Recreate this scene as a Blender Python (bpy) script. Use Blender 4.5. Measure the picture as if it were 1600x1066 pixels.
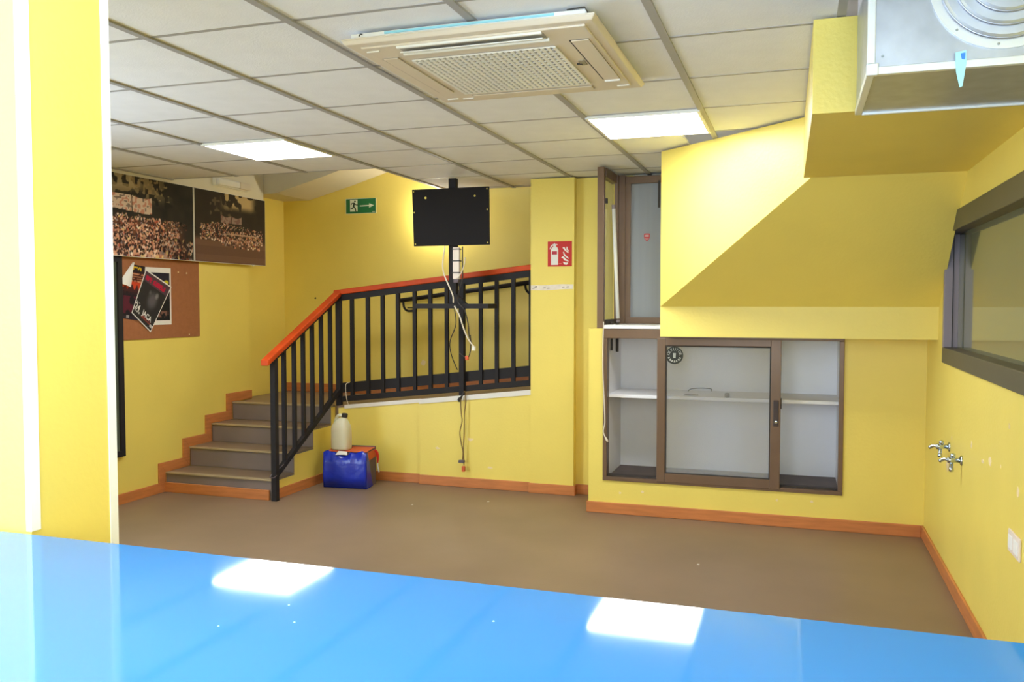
import bpy, bmesh, math, random
import numpy as np
from mathutils import Vector, Matrix

random.seed(7)
S = bpy.context.scene
COL = S.collection
for o in list(bpy.data.objects):
    bpy.data.objects.remove(o)

# ------------------------------------------------------------------ camera
cd = bpy.data.cameras.new('camera')
cam = bpy.data.objects.new('camera', cd)
COL.objects.link(cam)
cam.location = (0, 0, 1.49)
cam.rotation_euler = (math.radians(90 - 2.508), 0, math.radians(18.4))
cd.sensor_width = 36
cd.lens = 1345.2 / 1600 * 36
cd.clip_start = 0.02
S.camera = cam

# ------------------------------------------------------------------ world, exposure
w = bpy.data.worlds.new('world')
S.world = w
w.use_nodes = True
w.node_tree.nodes['Background'].inputs[0].default_value = (0.66, 0.83, 1.0, 1)
w.node_tree.nodes['Background'].inputs[1].default_value = 6.2
# daylight enters by an added, unseen shop front behind the camera; the portal only guides sampling of the sky
pd = bpy.data.lights.new('added_shop_front_portal', 'AREA'); pd.shape = 'RECTANGLE'; pd.size = 3.1; pd.size_y = 2.3
po_ = bpy.data.objects.new('added_shop_front_portal', pd); COL.objects.link(po_)
po_.location = (-0.875, -1.70, 1.26); po_.rotation_euler = (math.radians(90), 0, 0)
pd.cycles.is_portal = True
pd2 = bpy.data.lights.new('added_entrance_portal', 'AREA'); pd2.shape = 'RECTANGLE'; pd2.size = 1.7; pd2.size_y = 2.12  # portal of the added left entrance, out of view
po2 = bpy.data.objects.new('added_entrance_portal', pd2); COL.objects.link(po2)
po2.location = (-4.74, 2.45, 1.10); po2.rotation_euler = (math.radians(90), 0, math.radians(-90))
pd2.cycles.is_portal = True
S.view_settings.view_transform = 'Standard'
S.view_settings.look = 'None'
S.view_settings.gamma = 1
S.view_settings.use_curve_mapping = False
S.view_settings.exposure = 1.0
S.cycles.max_bounces = 10
S.cycles.diffuse_bounces = 6
S.cycles.glossy_bounces = 4
S.cycles.transmission_bounces = 6
S.cycles.transparent_max_bounces = 10
S.cycles.sample_clamp_indirect = 6
S.cycles.caustics_reflective = False
S.cycles.caustics_refractive = False
LED = 17.0            # emission of the LED ceiling panels
CE = 2.46            # ceiling height

# ------------------------------------------------------------------ materials
def srgb(r, g, b):
    return tuple(((c / 255) / 12.92 if c / 255 <= 0.04045 else ((c / 255 + 0.055) / 1.055) ** 2.4) for c in (r, g, b))

MATS = {}
def mat(name, col, rough=0.5, metal=0.0, spec=0.5, var=0.0, vscale=6.0, bump=0.0, bscale=80.0, emit=None, estr=0.0, coat=0.0, aniso=None):
    """Principled material; var/vscale mottles the colour, bump/bscale gives a fine relief."""
    m = bpy.data.materials.new(name)
    m.use_nodes = True
    nt = m.node_tree
    b = nt.nodes['Principled BSDF']
    b.inputs['Base Color'].default_value = (*col, 1)
    b.inputs['Roughness'].default_value = rough
    b.inputs['Metallic'].default_value = metal
    b.inputs['Specular IOR Level'].default_value = spec
    b.inputs['Coat Weight'].default_value = coat
    b.inputs['Coat Roughness'].default_value = 0.05
    tc = nt.nodes.new('ShaderNodeTexCoord')
    if var:
        n = nt.nodes.new('ShaderNodeTexNoise')
        n.inputs['Scale'].default_value = vscale
        n.inputs['Detail'].default_value = 5
        if aniso:
            mp = nt.nodes.new('ShaderNodeMapping')
            mp.inputs['Scale'].default_value = aniso
            nt.links.new(tc.outputs['Object'], mp.inputs[0])
            nt.links.new(mp.outputs[0], n.inputs['Vector'])
        else:
            nt.links.new(tc.outputs['Object'], n.inputs['Vector'])
        r = nt.nodes.new('ShaderNodeValToRGB')
        r.color_ramp.elements[0].position = 0.3
        r.color_ramp.elements[1].position = 0.7
        r.color_ramp.elements[0].color = (*[c * (1 - var) for c in col], 1)
        r.color_ramp.elements[1].color = (*[min(1, c * (1 + var * 0.6)) for c in col], 1)
        nt.links.new(n.outputs[0], r.inputs[0])
        nt.links.new(r.outputs[0], b.inputs['Base Color'])
    if bump:
        n2 = nt.nodes.new('ShaderNodeTexNoise')
        n2.inputs['Scale'].default_value = bscale
        n2.inputs['Detail'].default_value = 3
        nt.links.new(tc.outputs['Object'], n2.inputs['Vector'])
        bp = nt.nodes.new('ShaderNodeBump')
        bp.inputs['Strength'].default_value = bump
        bp.inputs['Distance'].default_value = 0.01
        nt.links.new(n2.outputs[0], bp.inputs['Height'])
        nt.links.new(bp.outputs[0], b.inputs['Normal'])
    if emit:
        b.inputs['Emission Color'].default_value = (*emit, 1)
        b.inputs['Emission Strength'].default_value = estr
    MATS[name] = m
    return m

def glass_mat(name, tint=(0.95, 0.97, 0.96), film=0.0, filmcol=(0.6, 0.62, 0.62), ior=1.5):
    """thin pane: clear, with fresnel reflection and a faint milky film"""
    m = bpy.data.materials.new(name)
    m.use_nodes = True
    nt = m.node_tree
    nt.nodes.clear()
    out = nt.nodes.new('ShaderNodeOutputMaterial')
    tr = nt.nodes.new('ShaderNodeBsdfTransparent'); tr.inputs[0].default_value = (*tint, 1)
    df = nt.nodes.new('ShaderNodeBsdfDiffuse'); df.inputs[0].default_value = (*filmcol, 1)
    gl = nt.nodes.new('ShaderNodeBsdfGlossy'); gl.inputs['Roughness'].default_value = 0.03
    fr = nt.nodes.new('ShaderNodeFresnel'); fr.inputs[0].default_value = ior
    m1 = nt.nodes.new('ShaderNodeMixShader'); m1.inputs[0].default_value = film
    m2 = nt.nodes.new('ShaderNodeMixShader')
    nt.links.new(tr.outputs[0], m1.inputs[1]); nt.links.new(df.outputs[0], m1.inputs[2])
    ge = nt.nodes.new('ShaderNodeNewGeometry'); om = nt.nodes.new('ShaderNodeMath'); om.operation = 'SUBTRACT'; om.inputs[0].default_value = 1.0
    mu = nt.nodes.new('ShaderNodeMath'); mu.operation = 'MULTIPLY'          # only the front face of the pane reflects
    nt.links.new(ge.outputs['Backfacing'], om.inputs[1]); nt.links.new(fr.outputs[0], mu.inputs[0]); nt.links.new(om.outputs[0], mu.inputs[1])
    nt.links.new(mu.outputs[0], m2.inputs[0]); nt.links.new(m1.outputs[0], m2.inputs[1]); nt.links.new(gl.outputs[0], m2.inputs[2])
    nt.links.new(m2.outputs[0], out.inputs[0])
    MATS[name] = m
    return m

def print_mat(name, rough=0.45):
    m = bpy.data.materials.new(name)
    m.use_nodes = True
    nt = m.node_tree
    b = nt.nodes['Principled BSDF']
    a = nt.nodes.new('ShaderNodeVertexColor'); a.layer_name = 'print'
    nt.links.new(a.outputs[0], b.inputs['Base Color'])
    b.inputs['Roughness'].default_value = rough
    b.inputs['Specular IOR Level'].default_value = 0.12
    MATS[name] = m
    return m

YEL = mat('yellow_paint', (0.82, 0.655, 0.145), 0.42, var=0.035, vscale=2.5, bump=0.10, bscale=60)
CREAM = mat('cream_paint', (0.74, 0.68, 0.55), 0.6, var=0.03, vscale=3, bump=0.05)
BEIGE = mat('beige_plaster', (0.62, 0.56, 0.42), 0.7, var=0.05, vscale=2)
WHITE = mat('white_paint', (0.86, 0.86, 0.85), 0.4)
TILE = mat('mineral_tile', (0.83, 0.84, 0.90), 0.85, var=0.03, vscale=9, bump=0.15, bscale=160)
TBAR = mat('grid_bar_shaded', (0.37, 0.36, 0.37), 0.6)  # darker than the tiles: shadow along the bars put into the colour
SLAB = mat('concrete_slab', (0.30, 0.29, 0.28), 0.9, var=0.1)
FLOOR = mat('vinyl_floor', srgb(134, 112, 92), 0.42, var=0.14, vscale=1.6, bump=0.04, bscale=120, spec=0.35)
STEP = mat('step_vinyl', srgb(126, 113, 112), 0.55, var=0.12, vscale=3)
NOSE = mat('step_nosing', srgb(168, 150, 120), 0.45, var=0.1, vscale=10)
SKIRT = mat('orange_wood', srgb(196, 122, 70), 0.4, var=0.16, vscale=5, aniso=(1, 1, 9))
RAILW = mat('red_varnished_wood', srgb(196, 70, 20), 0.5, var=0.2, vscale=6, spec=0.3)
BLACK = mat('black_metal', srgb(40, 37, 40), 0.6, spec=0.2)
BOARDB = mat('black_board', srgb(36, 34, 36), 0.75, spec=0.12)
BRONZE = mat('bronze_aluminium', srgb(118, 94, 76), 0.35, metal=0.35, var=0.05, vscale=8)
BRONZD = mat('bronze_gasket', srgb(52, 44, 40), 0.6)
LAMIN = mat('white_laminate', srgb(236, 235, 240), 0.45, var=0.02)
DARKIN = mat('dark_tray', srgb(92, 78, 74), 0.6, var=0.2)
OLIVE = mat('olive_frame', srgb(84, 78, 62), 0.45, var=0.05)
LILAC = mat('lilac_jamb', srgb(138, 124, 128), 0.4)
PANED = mat('dark_pane', (0.16, 0.16, 0.10), 0.06, spec=0.9)
PANEG = mat('green_pane', srgb(84, 92, 78), 0.12, spec=0.6)
FROST = mat('frosted_pane', srgb(150, 155, 165), 0.12, var=0.10, vscale=2.0, aniso=(6, 1, 0.2), spec=0.6)
GLASSD = glass_mat('door_glass', (0.93, 0.94, 0.96), 0.15, (0.80, 0.81, 0.84))
GLASSC = glass_mat('clear_glass', (0.93, 0.95, 0.92), 0.10, (0.8, 0.8, 0.65), 1.25)
ACW = mat('ac_plastic_shaded', srgb(220, 208, 192), 0.45)  # beige is the shading of the panel face, put into the colour
ACS = mat('ac_slot', srgb(176, 166, 152), 0.6)
ACW2 = mat('ac_flap', srgb(236, 234, 230), 0.35)
DARK = mat('dark_slot', srgb(48, 44, 40), 0.7)
FILM = mat('cyan_film', srgb(150, 215, 232), 0.2, spec=0.7)
GALV = mat('galvanised_steel', srgb(184, 190, 202), 0.36, metal=0.75, var=0.12, vscale=14)
GALVE = mat('steel_profile', srgb(222, 226, 230), 0.3, metal=0.3)
CHROME = mat('chrome', (0.50, 0.56, 0.63), 0.16, metal=1.0)
PLATE = mat('switch_plastic', srgb(228, 214, 204), 0.35)
CORK = mat('cork', srgb(158, 100, 62), 0.85, var=0.08, vscale=40, bump=0.2, bscale=200)
PAPER = mat('white_paper', srgb(226, 222, 216), 0.6)
RED = mat('sign_red', srgb(190, 30, 34), 0.35)
GREEN = mat('sign_green', srgb(24, 112, 66), 0.35)
GLOW = mat('sign_white', srgb(222, 232, 214), 0.4)
SIGNK = mat('sign_dark', srgb(24, 52, 32), 0.4)
BLUEB = mat('blue_film', srgb(26, 48, 178), 0.22, var=0.1, vscale=5, bump=0.5, bscale=14)
ORANG = mat('orange_card', srgb(206, 92, 50), 0.6, var=0.12, vscale=8)
GREYC = mat('grey_card', srgb(96, 84, 92), 0.6, var=0.1)
REDT = mat('red_tape', srgb(206, 40, 28), 0.4)
JUGM = mat('milky_plastic', srgb(206, 200, 176), 0.4, var=0.04)
MATS['milky_plastic'].node_tree.nodes['Principled BSDF'].inputs['Subsurface Weight'].default_value = 0.15
CABK = mat('black_cable', srgb(40, 34, 34), 0.5)
CABW = mat('white_cable', srgb(226, 214, 198), 0.5)
CABB = mat('brown_cable', srgb(120, 92, 50), 0.5)
CHIP = mat('bare_plaster', srgb(236, 214, 168), 0.8)
STICK = mat('sticker_black', srgb(42, 44, 38), 0.5)
STICKW = mat('sticker_white', srgb(196, 198, 192), 0.5)
TAPEM = mat('tape_white', srgb(226, 214, 200), 0.5, var=0.12, vscale=22)
LEDM = mat('led_diffuser', (0.9, 0.9, 0.9), 0.5, emit=(0.93, 0.97, 1.0), estr=LED)
PRINT = print_mat('photo_print', 0.7)
POSTM = print_mat('poster_print', 0.7)
# blue laminated counter top
BLUE = mat('blue_laminate', (0.028, 0.18, 0.47), 0.05, spec=0.55)

# ------------------------------------------------------------------ mesh helpers
class MB:
    def __init__(s): s.v = []; s.f = []; s.mi = []
    def add(s, vs, fs, mi=0):
        o = len(s.v); s.v += [tuple(map(float, q)) for q in vs]
        s.f += [[o + i for i in f] for f in fs]; s.mi += [mi] * len(fs); return s
    def box(s, x0, x1, y0, y1, z0, z1, mi=0):
        return s.hexa([(x0, y0, z0), (x1, y0, z0), (x1, y1, z0), (x0, y1, z0), (x0, y0, z1), (x1, y0, z1), (x1, y1, z1), (x0, y1, z1)], mi)
    def hexa(s, p, mi=0):
        return s.add(p, [(0, 3, 2, 1), (4, 5, 6, 7), (0, 1, 5, 4), (1, 2, 6, 5), (2, 3, 7, 6), (3, 0, 4, 7)], mi)
    def prism(s, pts, frame, h0, h1, mi=0):
        """2-D outline extruded along the frame normal; frame = (origin, ex, ey, en)"""
        o, ex, ey, en = [Vector(q) for q in frame]
        n = len(pts)
        a = [o + ex * p[0] + ey * p[1] + en * h0 for p in pts]
        b = [o + ex * p[0] + ey * p[1] + en * h1 for p in pts]
        fs = [tuple(reversed(range(n))), tuple(range(n, 2 * n))]
        fs += [(i, (i + 1) % n, n + (i + 1) % n, n + i) for i in range(n)]
        return s.add(a + b, fs, mi)
    def tube(s, pts, r, n=6, mi=0, cap=True):
        pts = [Vector(p) for p in pts]
        rs = r if isinstance(r, (list, tuple)) else [r] * len(pts)
        rings = []; up = Vector((0, 0, 1)); prev = None
        for i, p in enumerate(pts):
            t = (pts[min(i + 1, len(pts) - 1)] - pts[max(i - 1, 0)]).normalized()
            if prev is None:
                a = t.cross(up if abs(t.z) < 0.9 else Vector((1, 0, 0))).normalized()
            else:
                a = (prev - t * prev.dot(t)).normalized()
            prev = a; b = t.cross(a)
            rings.append([p + (a * math.cos(k * 2 * math.pi / n) + b * math.sin(k * 2 * math.pi / n)) * rs[i] for k in range(n)])
        vs = [q for g in rings for q in g]; fs = []
        for i in range(len(rings) - 1):
            for k in range(n):
                fs.append((i * n + k, i * n + (k + 1) % n, (i + 1) * n + (k + 1) % n, (i + 1) * n + k))
        if cap:
            fs.append(tuple(reversed(range(n)))); fs.append(tuple((len(rings) - 1) * n + k for k in range(n)))
        return s.add(vs, fs, mi)
    def lathe(s, prof, c, axis=(0, 0, 1), n=20, mi=0):
        ax = Vector(axis).normalized()
        a = ax.cross(Vector((0, 0, 1)) if abs(ax.z) < 0.9 else Vector((1, 0, 0))).normalized(); b = ax.cross(a)
        c = Vector(c); vs = []; fs = []
        for r, h in prof:
            vs += [c + ax * h + (a * math.cos(k * 2 * math.pi / n) + b * math.sin(k * 2 * math.pi / n)) * max(r, 1e-5) for k in range(n)]
        for i in range(len(prof) - 1):
            for k in range(n):
                fs.append((i * n + k, i * n + (k + 1) % n, (i + 1) * n + (k + 1) % n, (i + 1) * n + k))
        fs.append(tuple(reversed(range(n)))); fs.append(tuple((len(prof) - 1) * n + k for k in range(n)))
        return s.add(vs, fs, mi)
    def mesh(s, name, mats, off=(0, 0, 0), smooth=False):
        me = bpy.data.meshes.new(name)
        me.from_pydata([(x - off[0], y - off[1], z - off[2]) for x, y, z in s.v], [], s.f)
        for m in (mats if isinstance(mats, (list, tuple)) else [mats]): me.materials.append(m)
        for i, p in enumerate(me.polygons): p.material_index = s.mi[i]; p.use_smooth = smooth
        bm = bmesh.new(); bm.from_mesh(me); bmesh.ops.recalc_face_normals(bm, faces=bm.faces); bm.to_mesh(me); bm.free()
        return me

ORG = {}
def thing(name, label, cat, loc, group=None):
    o = bpy.data.objects.new(name, None); COL.objects.link(o)
    o.empty_display_size = 0.05
    o.location = loc; ORG[o] = Vector(loc)
    o['label'] = label; o['category'] = cat
    if group: o['group'] = group
    return o
def tag(o, label, cat=None, group=None, kind=None):
    o['label'] = label
    if cat: o['category'] = cat
    if group: o['group'] = group
    if kind: o['kind'] = kind
    return o
def centre_base(mb):
    a = np.array(mb.v); lo, hi = a.min(0), a.max(0)
    return ((lo[0] + hi[0]) / 2, (lo[1] + hi[1]) / 2, lo[2])
def bev(o, wd, seg=2):
    m = o.modifiers.new('bevel', 'BEVEL'); m.width = wd; m.segments = seg; m.limit_method = 'ANGLE'; m.angle_limit = math.radians(35)
    return o
def obj(name, mb, m, parent=None, bevel=0, smooth=False):
    """link a mesh (coordinates in the room frame) as a thing of its own or as a part of parent"""
    org = ORG[parent] if parent else Vector(centre_base(mb))
    o = bpy.data.objects.new(name, mb.mesh(name, m, org, smooth)); COL.objects.link(o)
    if parent: o.parent = parent
    else: o.location = org
    ORG[o] = org
    if bevel: bev(o, bevel)
    return o
def inst(src, name, parent, delta):
    o = bpy.data.objects.new(name, src.data); COL.objects.link(o)
    o.parent = parent; o.location = delta; ORG[o] = ORG[parent]
    return o
def struct(name, mb, m, label, bevel=0, parent=None, cat=None):
    o = obj(name, mb, m, parent, bevel)
    if not parent:
        o['kind'] = 'structure'; o['label'] = label
        if cat: o['category'] = cat
    return o
def smooth_path(pts, k=6):
    P = [Vector(p) for p in pts]; out = []
    for i in range(len(P) - 1):
        p0 = P[max(i - 1, 0)]; p1 = P[i]; p2 = P[i + 1]; p3 = P[min(i + 2, len(P) - 1)]
        for j in range(k):
            t = j / k
            out.append(0.5 * ((2 * p1) + (p2 - p0) * t + (2 * p0 - 5 * p1 + 4 * p2 - p3) * t * t + (3 * p1 - p0 - 3 * p2 + p3) * t ** 3))
    out.append(P[-1]); return out
def text_mb(txt, size, frame, h0, h1, sx=1.0, bold=0.0):
    """lettering as flat extruded outlines in a frame (origin = left end of the baseline)"""
    cu = bpy.data.curves.new('t', 'FONT'); cu.body = txt; cu.size = size; cu.resolution_u = 2; cu.offset = size * bold
    t = bpy.data.objects.new('t', cu); COL.objects.link(t)
    dg = bpy.context.evaluated_depsgraph_get()
    me = bpy.data.meshes.new_from_object(t.evaluated_get(dg))
    o, ex, ey, en = [Vector(q) for q in frame]
    mb = MB()
    mb.add([o + ex * v.co.x * sx + ey * v.co.y + en * h1 for v in me.vertices], [tuple(p.vertices) for p in me.polygons])
    bpy.data.objects.remove(t); bpy.data.curves.remove(cu); bpy.data.meshes.remove(me)
    return mb
def print_grid(name, img, frame, wdt, hgt, m, parent=None, warp=None):
    """flat print: a fine grid whose colours are set per point from an array painted below"""
    H, W = img.shape[:2]
    o, ex, ey, en = [Vector(q) for q in frame]
    mb = MB(); vs = []; fs = []
    for j in range(H):
        for i in range(W):
            s_, t_ = i / (W - 1), j / (H - 1)
            p = o + ex * (s_ * wdt) + ey * (t_ * hgt)
            if warp: p = p + warp(s_, t_)
            vs.append(p)
    for j in range(H - 1):
        for i in range(W - 1):
            fs.append((j * W + i, j * W + i + 1, (j + 1) * W + i + 1, (j + 1) * W + i))
    mb.add(vs, fs)
    ob = obj(name, mb, m, parent)
    at = ob.data.color_attributes.new('print', 'FLOAT_COLOR', 'POINT')
    lin = np.ones((H * W, 4), np.float32)
    c = np.clip(img.reshape(-1, 3) / 255.0, 0, 1)
    lin[:, :3] = np.where(c <= 0.04045, c / 12.92, ((c + 0.055) / 1.055) ** 2.4)
    at.data.foreach_set('color', lin.ravel())
    return ob

# ================================================================== SETTING
XR = 0.774      # right wall
XL = -4.75      # left wall
YB = 7.45       # far back wall
# floor
struct('floor', MB().box(-5.2, 1.1, -1.9, 7.6, -0.10, 0.0), FLOOR, 'worn brown vinyl floor of the empty room')

# right wall, with an opening for its window
WY0, WY1, WZ0, WZ1 = 2.75, 5.31, 1.16, 1.97
m = MB()
m.box(XR, XR + 0.16, -1.7, WY0, 0, 2.95); m.box(XR, XR + 0.16, WY1, 6.7, 0, 2.95)
m.box(XR, XR + 0.16, WY0, WY1, 0, WZ0); m.box(XR, XR + 0.16, WY0, WY1, WZ1, 2.95)
wr = struct('wall_right', m, YEL, 'yellow painted wall on the right with scuffs and water taps')

# left wall, landing wall, back wall
m = MB().box(XL - 0.15, XL, 1.314, 1.60, 0, 2.95); m.box(XL - 0.15, XL, 3.30, 6.70, 0, 2.95); m.box(XL - 0.15, XL, 1.60, 3.30, 2.16, 2.95); m.box(XL - 0.15, XL, 1.60, 3.30, 0, 0.04)
wl = struct('wall_left', m, YEL, 'yellow painted wall on the left beside the steps')
struct('wall_landing', MB().box(-5.02, -4.87, 6.70, YB, 0, 2.95), YEL, 'yellow wall at the left end of the landing')
wb = struct('wall_back', MB().box(-5.02, -1.30, YB, YB + 0.12, 0, 2.95), YEL, 'far yellow wall behind the ramp railing')
struct('wall_ramp_seal', MB().box(-1.35, -1.25, 6.66, YB, 0, 2.95), YEL, 'added unseen yellow wall sealing the ramp behind the pillar from sky light')  # unseen wall, added to stop sky light leaking in
# bulkhead that carries the big photographs
struct('wall_bulkhead', MB().box(XL, -4.705, 3.85, 6.868, 1.84, 2.80), CREAM, 'cream painted bulkhead above the notice board')
# sloping soffit over the landing
m = MB()
prof = [(-4.87, 2.50), (-4.58, 2.50), (-4.10, 2.625), (-3.30, 2.86), (-3.30, 2.93), (-4.87, 2.93)]
m.prism(prof, ((0, 6.875, 0), (1, 0, 0), (0, 0, 1), (0, 1, 0)), 0, YB - 6.875)
struct('ceiling_landing', m, BEIGE, 'beige sloping soffit over the landing')
# wall carrying the ramp (two planes with a small step) and stair side
m = MB()
def ramp_z(u): return 0.622 + (u + 3.668) * 0.111
def sloped(m, u0, u1, y0, y1, zb, dz0, dz1):
    m.hexa([(u0, y0, zb if zb is not None else ramp_z(u0) + dz0), (u1, y0, zb if zb is not None else ramp_z(u1) + dz0), (u1, y1, zb if zb is not None else ramp_z(u1) + dz0), (u0, y1, zb if zb is not None else ramp_z(u0) + dz0),
            (u0, y0, ramp_z(u0) + dz1), (u1, y0, ramp_z(u1) + dz1), (u1, y1, ramp_z(u1) + dz1), (u0, y1, ramp_z(u0) + dz1)])
sloped(m, -3.757, -2.95, 6.485, 6.62, 0.0, 0, -0.02)
sloped(m, -2.95, -1.985, 6.455, 6.62, 0.0, 0, -0.02)
wrp = struct('wall_ramp', m, YEL, 'low yellow wall below the ramp and beside the steps')
# ramp deck
m = MB()
m.box(-4.87, -3.72, 6.483, YB, 0.50, ramp_z(-3.72) - 0.002)
sloped(m, -3.72, -1.35, 6.62, YB, 0.3, 0, 0)
sloped(m, -3.72, -2.95, 6.485, 6.62, None, -0.02, 0)
sloped(m, -2.95, -1.985, 6.455, 6.62, None, -0.02, 0)
struct('floor_ramp', m, FLOOR, 'brown ramp deck rising behind the black railing')
# white edging
m = MB()
sloped(m, -3.66, -2.95, 6.477, 6.485, None, -0.030, 0.002)
sloped(m, -2.95, -1.985, 6.447, 6.455, None, -0.038, 0.002)
struct('trim_1', m, PAPER, 'thin white edging strip along the ramp edge')

# pillar and recess wall
pil = struct('wall_pillar', MB().box(-1.985, -1.637, 6.43, 6.60, 0, 2.452), YEL, 'yellow square pillar at the end of the ramp')
m = MB().box(-1.637, -1.41, 6.50, 6.62, 0, 2.452); m.box(-1.41, -1.20, 6.50, 6.62, 1.3125, 2.452)
struct('wall_recess', m, YEL, 'narrow yellow wall between pillar and cabinet block')

# cabinet block
m = MB()
BX0, BY, BT = -1.41, 5.97, 1.312
m.box(-1.305, 0.287, BY, BY + 0.08, 0, 0.235)
m.box(BX0, -1.305, BY, 6.50, 0, BT)
m.box(0.287, XR, BY, 6.62, 0, BT)
m.box(-1.305, 0.287, 6.53, 6.66, 0, BT)
m.box(-1.305, 0.287, BY + 0.08, 6.53, 0, 0.225)
wbk = struct('wall_cabinet_block', m, YEL, 'low yellow wall block that holds the glazed cabinet')
# wall closing the niche behind
struct('wall_niche', MB().box(-1.20, XR, 6.54, 6.66, BT, 2.95), CREAM, 'pale wall behind the corner window')
# stair enclosure: raking soffit, oblique cheek and lowered part
AX, AY, BX, BYY, NX, NY = -0.840, 5.53, 0.050, 4.715, 0.035, 3.14
ZB0, ZB1, ZC, ZT = 1.277, 1.468, 2.135, 2.452
m = MB()
m.box(AX, XR, AY, 6.50, ZB0, ZT)
m.hexa([(BX, BYY, ZC), (XR, BYY, ZC), (XR, AY, ZB1), (AX, AY, ZB1), (BX, BYY, ZT), (XR, BYY, ZT), (XR, AY, ZT), (AX, AY, ZT)])
m.hexa([(NX, NY, ZC), (XR, NY, ZC), (XR, BYY, ZC), (NX - 0.02, BYY, ZC), (NX, NY, ZT), (XR, NY, ZT), (XR, BYY, ZT), (NX - 0.02, BYY, ZT)])
struct('wall_stair_enclosure', m, YEL, 'yellow boxed-in underside of a staircase with raking soffit')

# front partition with the serving hatch, room of the counter
m = MB()
m.box(XL - 0.15, -1.236, 1.12, 1.314, 0, 2.452)
struct('wall_partition', m, YEL, 'yellow partition wall end at the left of the counter')
struct('trim_2', MB().box(-1.244, -1.2345, 1.296, 1.3155, 0, 2.45), WHITE, 'white corner bead on the far edge of the partition end')
struct('trim_3', MB().box(-1.246, -1.2345, 1.1185, 1.138, 1.101, 2.45), WHITE, 'white corner bead on the near edge of the partition end')
struct('wall_hatch', MB().box(-1.236, XR, 0.98, 1.09, 0, 1.055), YEL, 'low wall under the counter')
m = MB().box(-2.75, -2.60, -1.7, 1.12, 0, 2.95)
struct('wall_kitchen_left', m, YEL, 'left wall of the space behind the counter')
m = MB().box(-2.75, -2.45, -1.85, -1.70, 0, 2.95); m.box(0.70, XR + 0.16, -1.85, -1.70, 0, 2.95); m.box(-2.45, 0.70, -1.85, -1.70, 2.42, 2.95); m.box(-2.45, 0.70, -1.85, -1.70, 0, 0.10)
struct('wall_kitchen_back', m, CREAM, 'rear wall of the space behind the counter')
d1 = bpy.data.objects.new('added_entrance', None); COL.objects.link(d1); d1.location = (XL, 2.45, 0.04); ORG[d1] = Vector(d1.location)  # unseen entrance added so daylight reaches the ceiling and far walls
tag(d1, 'wide added entrance in the left wall, unseen, letting in daylight', kind='structure')
for yy in (1.625, 3.275): obj('jamb', MB().box(XL - 0.14, XL - 0.02, yy - .025, yy + .025, 0.04, 2.16), MATS['bronze_aluminium'], d1)
obj('head', MB().box(XL - 0.14, XL - 0.02, 1.65, 3.25, 2.11, 2.16), MATS['bronze_aluminium'], d1)
w4 = bpy.data.objects.new('added_shop_front', None); COL.objects.link(w4); w4.location = (-0.9, -1.75, 0.25); ORG[w4] = Vector(w4.location)  # unseen opening added as a daylight source behind the camera
tag(w4, 'wide added shop front opening behind the counter, unseen, letting in daylight', kind='structure')
for xx in (-2.43, -0.90, 0.68): obj('stile', MB().box(xx - .025, xx + .025, -1.80, -1.74, 0.10, 2.42), MATS['bronze_aluminium'], w4)
for zz in (0.125, 2.395): obj('rail', MB().box(-2.40, 0.65, -1.80, -1.74, zz - .025, zz + .025), MATS['bronze_aluminium'], w4)
# concrete slab over the suspended ceiling
struct('ceiling_slab', MB().box(-5.2, 1.0, -1.9, 7.6, 2.95, 3.05), SLAB, 'grey concrete slab above the suspended ceiling')

# ---------------------------------------------------------------- suspended ceiling
GX = [-1.6768 + 0.6 * i for i in range(-6, 6)]
GY = [2.6182 + 0.6 * j for j in range(-8, 9)]
CX0, CX1, CY0, CY1 = -4.70, XR, -1.70, 6.90
LIGHTS = {(-3.4768, 4.4182), (-1.0768, 4.4182), (-1.0768, 0.2182), (0.1232 - 0.6 * 3, -0.9818)}
def key(x, y): return (round(x, 3), round(y, 3))
LK = {key(*q) for q in LIGHTS}
def void(x0, y0, x1, y1):
    cx, cy = (x0 + x1) / 2, (y0 + y1) / 2
    if cx < -2.8768 and cy > 5.6182: return True                  # open over the steps
    if cx > 0.05 and 2.3 < cy < 4.72: return True                 # duct and lowered part
    if cx > -0.45 and cy > 5.3: return True
    if cx < -2.65 and cy < 0.9: return True
    return False
cells = []
for i in range(-6, 6):
    for j in range(-8, 9):
        x0 = -1.6768 + 0.6 * i; y0 = 2.6182 + 0.6 * j
        a, b, c, d = max(x0, CX0), max(y0, CY0), min(x0 + 0.6, CX1), min(y0 + 0.6, CY1)
        if c - a < 0.03 or d - b < 0.03 or void(a, b, c, d): continue
        cells.append((x0, y0, a, b, c, d))
bars = MB(); done = set()
BW, RW = 0.015, 0.009
for (x0, y0, a, b, c, d) in cells:
    for xx in (a, c):
        k = ('x', round(xx, 3), round(b, 3))
        if k not in done: done.add(k); bars.box(xx - BW, xx + BW, b, d, CE - 0.004, CE + 0.006)
    for yy in (b, d):
        k = ('y', round(a, 3), round(yy, 3))
        if k not in done: done.add(k); bars.box(a + BW, c - BW, yy - RW, yy + RW, CE + 0.0022, CE + 0.006)
ceil = struct('ceiling', bars, TBAR, 'suspended ceiling of white mineral tiles in a grid greyed as shade')
full = None
BROKEN = key(-1.0768, 5.0182)
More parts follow.
